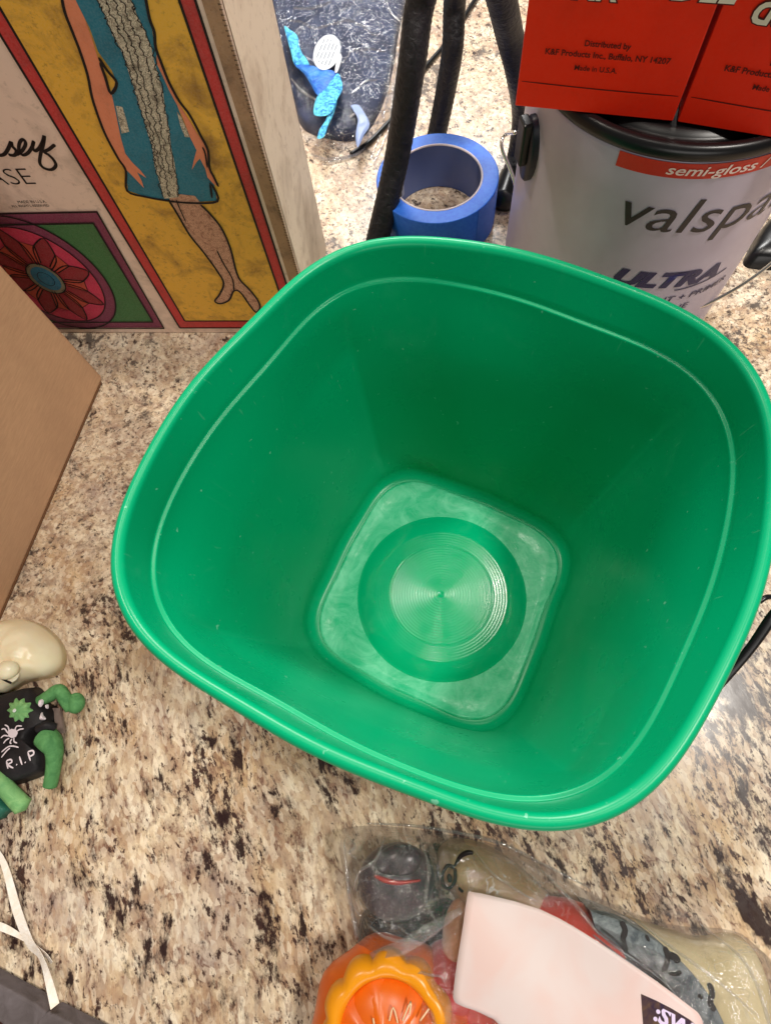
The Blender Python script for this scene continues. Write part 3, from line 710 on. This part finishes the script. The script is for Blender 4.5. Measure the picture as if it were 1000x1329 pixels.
# ================================================================ CLOTHES IN A CLEAR BAG, TOP LEFT
def W(pts, z=0): return [atz(x, y, z) for x, y in pts]
def folds(filmobj, lines, w, mt):
    from mathutils.bvhtree import BVHTree
    me = filmobj.data; bvh = BVHTree.FromPolygons([v.co for v in me.vertices], [tuple(p.vertices) for p in me.polygons])
    out = []
    for P, k in lines:
        Q = catmull([atz(x, y, .03) for x, y in P], 10); pts = []
        for i, p in enumerate(Q):
            h = bvh.ray_cast(Vector((p.x, p.y, .3)), Vector((0, 0, -1)))
            z = h[0].z if h[0] is not None else .001
            pts.append(Vector((p.x, p.y, z+.0012)))
        V = []; Fc = []
        for i, p in enumerate(pts):
            t_ = (pts[min(i+1, len(pts)-1)]-pts[max(i-1, 0)]).normalized(); sd = t_.cross(ZU).normalized()*w*k*(.35+.65*sin(pi*i/(len(pts)-1)))
            V += [p-sd-ZU*.0012, p+ZU*.0016*k, p+sd-ZU*.0012]
        for i in range(len(pts)-1):
            for j in (0, 1): Fc.append((3*i+j, 3*i+j+1, 3*i+j+4, 3*i+j+3))
        out.append((V, Fc))
    part('film_folds', merge(*out), mt, filmobj)
def clothes_bag():
    navy = fabric('charcoal navy cloth', srgb(34, 42, 66), srgb(62, 74, 104), 34, .55, .9)
    g = part('folded_clothes', pillow(W([(330, -60), (350, 60), (375, 120), (392, 165), (425, 180), (462, 182), (485, 160), (505, 110), (516, 50), (528, -60), (430, -90)]), 0, .022, 30, .006, 26, .35, seed=2, k=6, bottom=True), navy)
    tagged(g, 'folded dark navy clothing inside the clear bag beside the doll carton', 'clothing')
    lcm = lace('turquoise lace', srgb(110, 214, 238), srgb(22, 96, 190), 150)
    b = thing('lace_garment', 'turquoise and blue lace garment lying on the dark clothes in the clear bag', 'clothing', atz(420, 120, .024))
    def Lq(pts, z=.027, sc=.2, ox=360, oy=0): return W([(ox+x*sc, oy+y*sc) for x, y in pts], z)
    def sheet(name, pts, mt, z=.027, amp=.0012):
        z += .005; V, Fc = pillow(Lq(pts, z), z-.001, .0025, 8, amp, 90, .25, seed=5, k=3); part(name, (V, Fc), mt, b)
    blue_ = fabric('blue satin', srgb(34, 92, 190), srgb(80, 150, 226), 90, .35, .8)
    sheet('lace_strap', [(42, 160), (80, 185), (128, 225), (140, 290), (165, 350), (205, 410), (160, 425), (108, 410), (85, 330), (60, 240)], lcm)
    sheet('satin_band', [(112, 415), (200, 415), (290, 445), (385, 462), (400, 500), (330, 560), (260, 610), (215, 540), (170, 470)], blue_, .0275)
    sheet('lace_cup', [(385, 470), (412, 510), (420, 570), (385, 640), (350, 720), (300, 745), (235, 735), (240, 660), (262, 610), (320, 560)], lcm, .0285)
    sheet('lace_tail', [(350, 650), (385, 650), (360, 740), (330, 800), (300, 880), (255, 890), (280, 830), (320, 760)], lcm, .024)
    pw = mat('pale film scrap', srgb(150, 170, 215), .4, .4)
    sheet('satin_tab', [(470, 680), (520, 672), (560, 720), (598, 800), (560, 870), (520, 950), (505, 880), (520, 790), (500, 710)], pw, .017)
    sheet('white_tab', [(392, 360), (415, 350), (412, 390), (390, 455), (370, 455)], mat('white tab', srgb(230, 235, 240), .5, .3), .0300)
    # oval sticker
    st = thing('oval_sticker', 'white oval sticker with printed lines on the clear clothes bag', 'sticker', atz(424, 67, .034))
    c = atz(424, 67, .0335); r1 = atz(431, 50, .0335)-c; r1.z = 0; r2 = atz(439, 74, .0335)-c; r2.z = 0
    a1 = r1*1.28; a2 = r2*1.02
    part('sticker_paper', poly([c+a1*cos(2*pi*i/36)+a2*sin(2*pi*i/36) for i in range(36)], ZU, 0), mat('sticker paper', srgb(196, 204, 212), .5, .3), st, smooth=False)
    ls = []
    for k in range(5):
        y = -.55+k*.27; x = (1-y*y)**.5*.72
        dd = [c+a2*y+a1*(-x+2*x*i/14) for i in range(15)]
        for i in range(0, 14, 1):
            if (i*7+k*3) % 5: ls.append(ribbon([dd[i]+ZU*.0003, dd[i].lerp(dd[i+1], .7)+ZU*.0003], .0009, ZU, 0, 1, False))
    part('sticker_print', merge(*ls), mat('grey print', srgb(70, 76, 92), .6, .2), st, smooth=False)
    fm = film('clear bag film', .012, 26, .8, (.95, .96, 1), .4, .06)
    ff = film('clear fold film', .14, 80, .5, (.95, .96, .98), .3, .25)
    f = part('clear_bag', pillow(W([(325, -70), (345, 60), (372, 130), (390, 175), (415, 192), (455, 192), (480, 186), (508, 150), (530, 100), (550, 40), (562, -60), (440, -100)]), .0005, .031, 40, .005, 30, .4, seed=4, k=8), fm)
    tagged(f, 'crinkled clear plastic bag around dark clothes, top left behind the doll carton', 'plastic bag')
    folds(f, [([(500, 0), (508, 12), (518, 22)], 1.2), ([(528, 0), (524, 40), (510, 90), (500, 140), (482, 180)], 1.4), ([(540, 10), (532, 60), (520, 110), (500, 160)], 1.6), ([(512, 40), (504, 80), (498, 120), (478, 175)], 1.0),
              ([(420, 180), (450, 172), (470, 160), (476, 140), (465, 134), (452, 140)], 1.0), ([(372, 20), (410, 34), (450, 30), (490, 42)], 1.0), ([(440, 85), (460, 70), (480, 62), (500, 60)], .9), ([(375, 90), (392, 110), (410, 125)], 1.0), ([(455, 120), (470, 105), (488, 95)], .8), ([(398, 170), (420, 176), (460, 170)], 1.4), ([(380, 8), (400, 12), (430, 6)], 1.0)], .0010, ff)
clothes_bag()

# ================================================================ TOYS AT THE LEFT EDGE
def z5(pts, z, sc=.26, oy=780): return W([(x*sc, oy+y*sc) for x, y in pts], z)
def zc(pts, z): return W([(x*.1731, 850+y*.1731) for x, y in pts], z)
def toys():
    cream = mat('cream rubber', srgb(236, 210, 160), .32, .5, Subsurface_Weight=.15); n = NT(cream)
    nn = n.noise(n.coord(), 60, 3, .5); n.l(n.mix(n.ramp(nn.outputs[0], [(.4, 0), (.7, .5)]), srgb(255, 240, 208), srgb(246, 222, 176)), n.b.inputs['Base Color'])
    t = thing('rubber_toy_head', 'cream rubber toy head with shiny bumps at the left edge, above the black toy', 'toy', atz(20, 850, 0))
    P = z5([(-130, 140), (0, 100), (60, 88), (130, 90), (220, 130), (290, 200), (312, 270), (300, 330), (250, 375), (180, 392), (110, 410), (60, 440), (0, 465), (-130, 430)], .008)
    part('head', pillow(P, .002, .034, 26, .0022, 55, .5, seed=5, k=5, bottom=True), cream, t)
    part('nub', ellipsoid(z5([(35, 345)], .036)[0], .0085, .007, .007), cream, t)
    m1, m2, m3 = z5([(-30, 360), (10, 388), (55, 410)], .034)
    for lx, ly, lr in ((60, 375, .004),):
        part('bump', ellipsoid(z5([(lx, ly)], .0325 if ly < 300 else .029)[0], lr*1.5, lr*1.2, .0022, .4, 20, 10), cream, t)
    part('mouth_line', tube([m1, m2, m3], .0008, 8), M['ink'], t)
    # black toy with green limbs
    t = thing('monster_toy', 'black toy with green limbs, white spider and R.I.P lettering', 'toy', atz(30, 950, 0))
    blk = fabric('black cloth', (.010, .009, .011), (.022, .019, .022), 40, .55, .4)
    body = zc([(-300, 330), (0, 295), (130, 262), (235, 235), (290, 270), (330, 350), (395, 400), (400, 500), (310, 560), (268, 630), (290, 690), (350, 735), (355, 810), (330, 885), (200, 945), (60, 985), (-10, 960), (-300, 900)], .008)
    part('body', pillow(body, .0005, .020, 16, .0012, 50, .22, seed=6, k=4, bottom=True, flat_in=.5), blk, t)
    gm = fabric('green felt', srgb(70, 126, 74), srgb(100, 158, 98), 120, .7, .4); gl = fabric('light green rubber', srgb(112, 170, 108), srgb(146, 196, 128), 120, .6, .3)
    tm = mat('teal rubber', srgb(44, 110, 92), .5, .3)
    def limb(name, pts, rs, z, mt): part(name, tube([zc([(x, y)], zz)[0] for (x, y), zz in zip(pts, z)], rs, 14, 6), mt, t)
    limb('arm', [(290, 345), (360, 315), (440, 265), (490, 330), (545, 385)], [.0035, .0048, .0048, .0052, .0062], [.016, .017, .018, .015, .012], gm)
    part('hand', ellipsoid(zc([(568, 362)], .013)[0], .0068, .0078, .006), gm, t)
    limb('leg', [(335, 610), (380, 660), (405, 720), (405, 800), (395, 880), (375, 985)], [.0085, .0082, .0066, .0056, .0052, .0050], [.016, .017, .016, .014, .012, .009], gm)
    part('sleeve_hem', tube([zc([(285, 560)], .021)[0], zc([(350, 530)], .022)[0], zc([(410, 545)], .018)[0]], .0032, 10), blk, t)
    part('knee_patch', pillow(zc([(280, 580), (340, 570), (380, 640), (360, 700), (300, 690), (268, 690), (290, 640)], .0235), .019, .004, 6, .0003, 50, .4), gm, t)
    limb('leg', [(-60, 900), (10, 960), (80, 1040), (175, 1140)], [.0058, .0058, .0062, .0066], [.018, .018, .014, .010], gl)
    part('teal_base', pillow(zc([(-200, 1000), (0, 1040), (40, 1080), (92, 1150), (40, 1200), (0, 1235), (-200, 1290)], .004), .0005, .012, 8, .0004, 40, .25, bottom=True), tm, t)
    c = (125, 415); P = []
    for i in range(20):
        a = 2*pi*i/20; r = 100 if i % 2 == 0 else 76; P.append((c[0]+r*cos(a), c[1]+r*sin(a)*1.0))
    part('star_patch', pillow(zc(P, .0235), .019, .0045, 8, .0004, 60, .4, k=3), gl, t)
    g = ellipsoid(zc([(108, 418)], .0245)[0], .0014, .0014, .001); part('patch_bead', g, mat('white bead', (.8, .85, .8), .2), t)
    wh = mat('white toy paint', srgb(226, 214, 222), .5, .3); S_ = []; zz = .0222
    def wr(P, w_=.0009): S_.append(ribbon(zc(P, zz), w_, ZU, 0, 3))
    part('spider_print', merge(*[ribbon(zc(P, zz), .0010, ZU, 0, 3) for P in ([(60, 590), (35, 555), (10, 560)], [(70, 580), (60, 540), (35, 525)], [(110, 570), (125, 535), (165, 535)], [(120, 580), (145, 560), (178, 555)], [(60, 610), (30, 605), (5, 625)], [(70, 625), (45, 640), (25, 665)], [(90, 630), (75, 655), (85, 668)], [(105, 620), (105, 650), (128, 662)], [(10, 730), (60, 690), (100, 685), (140, 695)], [(10, 770), (50, 720), (75, 700)])],
         poly([p for p in zc([(60, 570), (85, 555), (120, 560), (135, 585), (120, 615), (90, 625), (62, 612)], zz)], ZU, .0001)), wh, t, smooth=False)
    for P in ([(60, 855), (48, 795)], [(48, 795), (80, 785), (88, 805), (60, 825), (100, 850)], [(122, 822), (128, 826)], [(145, 762), (165, 825)], [(186, 805), (192, 809)], [(228, 795), (208, 728)], [(208, 728), (245, 718), (252, 745), (218, 765)]): wr(P, .0012)
    part('lettering', merge(*S_), wh, t, smooth=False)
    part('white_marks', merge(*[pillow(zc(P, .0225), .0205, .0025, 5, 0, 1, .5, k=3) for P in ([(285, 340), (312, 330), (315, 360), (295, 390), (278, 380)], [(335, 375), (352, 372), (352, 400), (338, 402)], [(295, 450), (305, 428), (315, 455), (332, 475), (325, 488), (288, 486)])]), wh, t)
    part('clear_card', box(zc([(410, 400)], .004)[0], zc([(465, 400)], .004)[0]-zc([(410, 400)], .004)[0], zc([(440, 590)], .004)[0]-zc([(410, 400)], .004)[0], ZU*.003), mat('smoky plastic', srgb(120, 104, 98), .2, .5), t, smooth=False)
toys()
# white twist ribbon
def strip(name, P, w, mt, parent=None, zs=None, th=.0006):
    Q = catmull([atz(x, y, z) for (x, y), z in zip(P, zs)], 6); V = []; Fc = []; ws = catmull([Vector((a, 0, 0)) for a in w], 6)
    for i, p in enumerate(Q):
        tg = (Q[min(i+1, len(Q)-1)]-Q[max(i-1, 0)]); tg.z = 0; s = tg.normalized().cross(ZU)*ws[i].x/2
        V += [p+s+ZU*.0010*sin(i*.21), p-s-ZU*.0010*sin(i*.21)+ZU*.0012]
    for i in range(len(Q)-1): Fc.append((2*i, 2*i+1, 2*i+3, 2*i+2))
    o = part(name, (V, Fc), mt, parent, smooth=False); solid(o, th*.5); return o
rib = thing('twist_ribbon', 'white paper ribbon twisted on the counter at the bottom left corner', 'ribbon', atz(40, 1220, 0))
wm = fabric('white ribbon', srgb(238, 224, 208), srgb(250, 244, 238), 160, .6, .25)
strip('ribbon_strand', [(-20, 1085), (5, 1120), (22, 1180), (38, 1222), (52, 1240), (62, 1268), (72, 1306)], [.004, .004, .0062, .0068, .0050, .0054, .0058], wm, rib, [.004, .006, .007, .006, .010, .018, .0225])
strip('ribbon_strand', [(-20, 1196), (5, 1204), (28, 1216), (45, 1228), (60, 1240), (68, 1250)], [.0045, .0045, .003, .0035, .0035, .002], wm, rib, [.004, .004, .0045, .005, .005, .004])
# grey padded case with dark brown inside
def case():
    gy = fabric('grey felt', srgb(84, 76, 76), srgb(104, 96, 98), 60, .85, .3); br = fabric('dark brown lining', srgb(52, 22, 12), srgb(74, 34, 20), 40, .5, .4)
    t = thing('grey_case', 'grey felt-edged case with dark brown inside, cut off by the bottom left corner', 'case', atz(20, 1320, 0))
    def slab(name, pts, z, h, m):
        b = W(pts, z); V = [p.copy() for p in b]+[p+ZU*h for p in b]; n = len(b)
        o = part(name, (V, [tuple(range(n, 2*n))]+[(i, (i+1) % n, n+(i+1) % n, n+i) for i in range(n)]+[tuple(range(n))[::-1]]), m, t, smooth=False)
        bm = bmesh.new(); bm.from_mesh(o.data); bmesh.ops.recalc_face_normals(bm, faces=bm.faces); bm.to_mesh(o.data); bm.free(); bevel(o, .0015, 3)
    slab('rim_strip', [(-60, 1228), (0, 1255), (66, 1290), (80, 1302), (60, 1345), (0, 1296), (-60, 1268)], .003, .017, gy)
    slab('corner_flap', [(82, 1299), (146, 1332), (190, 1375), (70, 1400), (48, 1332)], .003, .0175, gy)
    slab('lining', [(-60, 1262), (0, 1292), (62, 1340), (120, 1420), (-60, 1420)], .002, .009, br)
case()

# ================================================================ BAG OF PARTY TOYS, BOTTOM RIGHT
def toy_bag():
    orange = mat('orange vinyl', srgb(226, 74, 10), .3, .5, Subsurface_Weight=.1); n = NT(orange)
    nn = n.noise(n.coord(), 40, 3, .5); n.l(n.mix(n.ramp(nn.outputs[0], [(.4, 0), (.7, .6)]), srgb(242, 112, 16), srgb(228, 84, 14)), n.b.inputs['Base Color'])
    yel = mat('yellow orange vinyl', srgb(246, 158, 20), .3, .5); redm = mat('red orange vinyl', srgb(222, 54, 28), .35, .5)
    # pumpkin
    t = thing('pumpkin_toy', 'orange vinyl pumpkin toy with scalloped yellow collar in the clear bag', 'toy', atz(505, 1325, 0))
    c = atz(505, 1335, .030)
    part('body', ellipsoid(c, .0475, .0475, .034, 0, 48, 24, lambda d: 1+.03*cos(8*math.atan2(d.y, d.x))), orange, t)
    cc = atz(503, 1338, .052); V = []; Fc = []; NN = 96; prof = [(.0, -.006), (.0, .006), (.25, .0095), (.6, .0095), (1.0, .004), (1.0, -.006)]
    for k, (s, z) in enumerate(prof):
        for j in range(NN):
            a = 2*pi*j/NN; ro = .0345+.0045*abs(sin(a*5.5+.4))**.7; ri = .0265
            r = ri+(ro-ri)*s; V.append(cc+Vector((r*cos(a), r*sin(a), z)))
    for k in range(len(prof)-1):
        for j in range(NN): Fc.append((k*NN+j, (k+1)*NN+j, (k+1)*NN+(j+1) % NN, k*NN+(j+1) % NN))
    part('scalloped_collar', (V, [f[::-1] for f in Fc]), yel, t)
    part('face_dome', ellipsoid(cc-ZU*.002, .028, .028, .013, 0, 36, 16), orange, t)
    ls = []
    for P in ([(505, 1325), (510, 1308), (516, 1328)], [(522, 1325), (533, 1300), (531, 1318)], [(484, 1322), (487, 1340)], [(545, 1325), (556, 1310)]):
        ls.append(tube(W(P, .0645), .0005, 6, 3))
    part('glint_print', merge(*ls), mat('pale print', srgb(250, 214, 170), .4), t)
    # second red-orange lump under the label
    o = part('red_toy_ball', ellipsoid(atz(715, 1290, .028), .056, .050, .030, .2, 40, 20), redm); tagged(o, 'red-orange toy lying mostly under the pink label in the clear bag', 'toy')
    o = part('red_toy_lobe', ellipsoid(atz(582, 1270, .026), .017, .020, .026, 0, 24, 14), redm); tagged(o, 'small reddish toy lobe wedged between the pumpkin toy and the pink label', 'toy')
    # dark ball toy with red mouth
    t = thing('dark_toy_head', 'dark purple-grey round toy head with thin red mouth in the clear bag corner', 'toy', atz(512, 1140, 0))
    dk = mat('dark purple vinyl', srgb(66, 54, 66), .28, .5)
    part('head', ellipsoid(atz(514, 1143, .018), .0255, .0225, .020, 0, 36, 18), dk, t)
    part('mouth', tube([atz(486, 1137, .036), atz(500, 1143, .0385), atz(518, 1146, .0385), atz(545, 1143, .036)], [.0008, .0016, .0013, .0006], 10), mat('red mouth', srgb(190, 34, 34), .3), t)
    part('brow', ellipsoid(atz(517, 1118, .033), .0150, .010, .006), dk, t)
    part('body', pillow(W([(470, 1185), (500, 1175), (545, 1178), (580, 1165), (600, 1190), (595, 1245), (560, 1240), (540, 1215), (500, 1215), (468, 1222)]), .001, .022, 16, .003, 60, .4, seed=8, k=4, bottom=True), mat('black glossy vinyl', (.010, .014, .014), .18, .6), t)
    # cream ghost toy
    t = thing('ghost_toy', 'cream vinyl ghost toy with black ringed eye, partly under the pink label', 'toy', atz(640, 1150, 0))
    cm = mat('cream vinyl', srgb(214, 184, 140), .35, .5, Subsurface_Weight=.1); n = NT(cm); nn = n.noise(n.coord(), 30, 4, .6)
    n.l(n.mix(n.ramp(nn.outputs[0], [(.4, 0), (.7, .6)]), srgb(206, 180, 138), srgb(184, 140, 104)), n.b.inputs['Base Color'])
    part('body', pillow(W([(568, 1130), (570, 1105), (590, 1093), (618, 1096), (650, 1110), (690, 1140), (722, 1175), (735, 1220), (690, 1250), (640, 1220), (606, 1190), (584, 1160)], .02), .004, .0415, 24, .0012, 40, .34, seed=9, k=5, bottom=True), cm, t)
    part('arm', ellipsoid(atz(592, 1212, .034), .0085, .019, .013, -.35, 24, 14), mat('peach vinyl', srgb(222, 160, 112), .35, .5), t)
    part('eye_ring', tube([atz(x, y, .0405) for x, y in ((589, 1126), (580, 1124), (574, 1136), (575, 1149), (583, 1153), (590, 1143), (590, 1128))], .0011, 8), M['ink'], t)
    part('eye_pupil', ellipsoid(atz(583, 1140, .0405), .0016, .0026, .0008), M['ink'], t)
    part('eyebrow', tube([atz(590, 1124, .0405), atz(597, 1112, .042), (atz(606, 1107, .043)), atz(613, 1107, .043)], [.0008, .0014, .0016, .0012], 8), M['ink'], t)
    part('nostril', tube([atz(595, 1153, .042), atz(600, 1158, .042)], .0009, 8), M['ink'], t)
    # grey tombstone band
    t = thing('tombstone_toy', 'grey foam tombstone toy with black painted cracks arching in the clear bag', 'toy', atz(880, 1250, 0))
    gm = fabric('grey stone foam', srgb(84, 92, 98), srgb(158, 166, 168), 110, .7, .8)
    arc = [(765, 1182), (800, 1193), (850, 1220), (895, 1260), (930, 1310), (955, 1370)]; inn = [(772, 1205), (800, 1228), (840, 1256), (872, 1284), (897, 1325), (915, 1380)]
    def band(name, O, I, z, th, m):
        Oq = catmull(W(O, z), 8); Iq = catmull(W(I, z), 8); V = []; n_ = len(Oq)
        for a, b in zip(Oq, Iq):
            V += [a-ZU*th, a, a.lerp(b, .06)+ZU*.0018, a.lerp(b, .94)+ZU*.0018, b, b-ZU*th]
        Fc = [(i*6+k, i*6+k+1, (i+1)*6+k+1, (i+1)*6+k) for i in range(n_-1) for k in range(5)]
        Fc.append((0, 1, 2, 3, 4, 5)); return part(name, (V, Fc), m, t)
    band('stone_face', arc, inn, .045, .035, gm)
    dkm = fabric('dark stone paint', srgb(30, 34, 36), srgb(54, 58, 60), 70, .6, .4)
    inn2 = [(770, 1222), (796, 1245), (830, 1276), (860, 1306), (880, 1340), (895, 1390)]
    band('stone_side', [(x-2, y+1) for x, y in inn], inn2, .041, .03, dkm)
    vf = [ribbon(catmull([atz(x-d*6+1, y+d*9+3, .0475) for x, y in inn], 3), .0008, ZU, 0, 2) for d in (0, .6, 1.2)]
    part('side_grooves', merge(*vf), gm, t)
    cr = []
    for P, cw in (([(806, 1196), (811, 1208), (808, 1220), (813, 1236)], .0032), ([(862, 1229), (866, 1242), (863, 1256), (858, 1262)], .0030), ([(868, 1240), (876, 1243), (880, 1250)], .0040), ([(866, 1262), (876, 1264), (884, 1262)], .0026), ([(918, 1276), (924, 1288), (921, 1302), (928, 1312)], .0034), ([(905, 1292), (912, 1296)], .0026), ([(780, 1206), (800, 1222), (812, 1236), (835, 1252)], .0014), ([(835, 1252), (862, 1276), (880, 1302), (896, 1326)], .0013), ([(838, 1214), (842, 1222)], .0018)):
        cr.append(ribbon(W(P, .0474), cw, ZU, 0, 3))
    part('painted_cracks', merge(*cr), M['ink'], t, smooth=False)
    # cream cloth at right
    o = part('cream_cloth', pillow(W([(800, 1190), (850, 1200), (900, 1214), (945, 1210), (968, 1224), (985, 1262), (995, 1310), (1005, 1400), (900, 1420), (880, 1320), (850, 1260)]), .001, .026, 24, .0035, 34, .35, seed=12, k=5, bottom=True), fabric('cream cloth', srgb(222, 204, 154), srgb(236, 222, 182), 24, .7, .5))
    tagged(o, 'pale cream cloth toy piece right of the grey tombstone in the clear bag', 'cloth')
    # pinkish label card
    t = thing('bag_label', 'blank pinkish white label with dark printed corner on the clear toy bag', 'label', atz(720, 1250, .06))
    P = [(606, 1160), (612, 1157), (640, 1163), (700, 1180), (750, 1206), (800, 1238), (850, 1272), (893, 1304), (905, 1316), (908, 1340), (890, 1420), (700, 1370), (640, 1320), (600, 1305), (589, 1298), (588, 1286), (592, 1250), (600, 1200)]
    lab = mat('label paper', srgb(240, 218, 216), .45, .35); n = NT(lab); nn = n.noise(n.coord(), 22, 3, .5, .5); n.l(n.mix(n.ramp(nn.outputs[0], [(.42, 0), (.62, .7)]), srgb(232, 214, 212), srgb(234, 198, 191)), n.b.inputs['Base Color'])
    fz = lambda p, z, e: z+.004*sin((p.x*60+p.y*35))
    LZ = .0665
    V, Fc = pillow(W(P, LZ), LZ, 0, 12, .0, 20, .5, k=2, top_fn=lambda p, z, e: LZ+.0018+.0018*sin(p.x*70+p.y*40))
    o = part('label_paper', (V, Fc), lab, t); solid(o, .0004)
    lz = lambda x, y, e=.0005: (lambda p: Vector((p.x, p.y, LZ+.0018+.0018*sin(p.x*70+p.y*40)+e)))(atz(x, y, LZ+.0018))
    Pq = [(831, 1290), (850, 1298), (870, 1308), (893, 1322), (915, 1340), (920, 1400), (842, 1400), (836, 1345)]
    pm = mat('label dark print', srgb(60, 44, 58), .4, .3); n = NT(pm); nn = n.noise(n.coord(), 120, 4, .6, 1); n.l(n.ramp(nn.outputs[0], [(.35, srgb(52, 36, 60)), (.55, srgb(84, 62, 60)), (.75, srgb(120, 92, 62))]), n.b.inputs['Base Color'])
    o = part('printed_corner', ([lz(*p) for p in Pq], [tuple(range(len(Pq)))]), pm, t, smooth=False)
    oo = lz(846, 1322, .0008); uu = (lz(880, 1341, .0008)-oo).normalized(); vv = ZU.cross(uu)
    V2, F2 = text2d(':SW', .011, .1, .0004)
    part('lettering', ([oo+uu*a-(-vv)*b+ZU*.0006 for a, b in V2], F2), mat('lilac print', srgb(226, 208, 240), .4), t, smooth=False)
    # film over everything
    fm = film('toy bag film', .035, 30, .8, (.90, .89, .90), .6, .14)
    out = W([(444, 1082), (470, 1072), (520, 1074), (575, 1082), (640, 1096), (700, 1120), (760, 1156), (810, 1180), (870, 1200), (940, 1206), (972, 1222), (992, 1275), (1005, 1400), (800, 1480), (430, 1460), (405, 1345), (420, 1300), (448, 1265), (470, 1235), (462, 1190), (450, 1130)], .0)
    V, Fc = pillow(out, .0006, .062, 46, .006, 34, .27, seed=11, k=8, ctr=atz(690, 1290, 0), flat_in=.25)
    o = part('toy_bag', (V, Fc), fm)
    ff = film('bag fold film', .16, 80, .5, (.95, .95, .96), .3, .22)
    folds(o, [([(446, 1264), (480, 1238), (525, 1212), (562, 1186), (596, 1166)], 4.5), ([(447, 1090), (452, 1130), (456, 1180), (462, 1225), (452, 1262)], 1.6), ([(470, 1076), (530, 1079), (600, 1090), (660, 1106), (720, 1136), (780, 1166)], 1.5),
              ([(450, 1262), (430, 1290), (414, 1329)], 2.0), ([(480, 1190), (510, 1204), (540, 1200)], 1.0), ([(700, 1128), (740, 1168), (765, 1200)], 1.6), ([(500, 1085), (490, 1110), (470, 1125), (462, 1150)], 1.2), ([(545, 1090), (556, 1120), (553, 1155), (566, 1180)], 1.3),
              ([(820, 1190), (862, 1222), (905, 1252), (960, 1300)], 1.0), ([(930, 1212), (950, 1240), (972, 1300), (985, 1340)], 1.2), ([(612, 1100), (640, 1130), (690, 1160)], .9), ([(440, 1300), (470, 1270), (520, 1245), (570, 1240)], 1.2), ([(452, 1086), (462, 1096), (455, 1104), (466, 1110)], 1.2)], .0009, ff)
    tagged(o, 'clear crinkled plastic bag of party toys in front of the bucket, bottom right', 'plastic bag')
toy_bag()
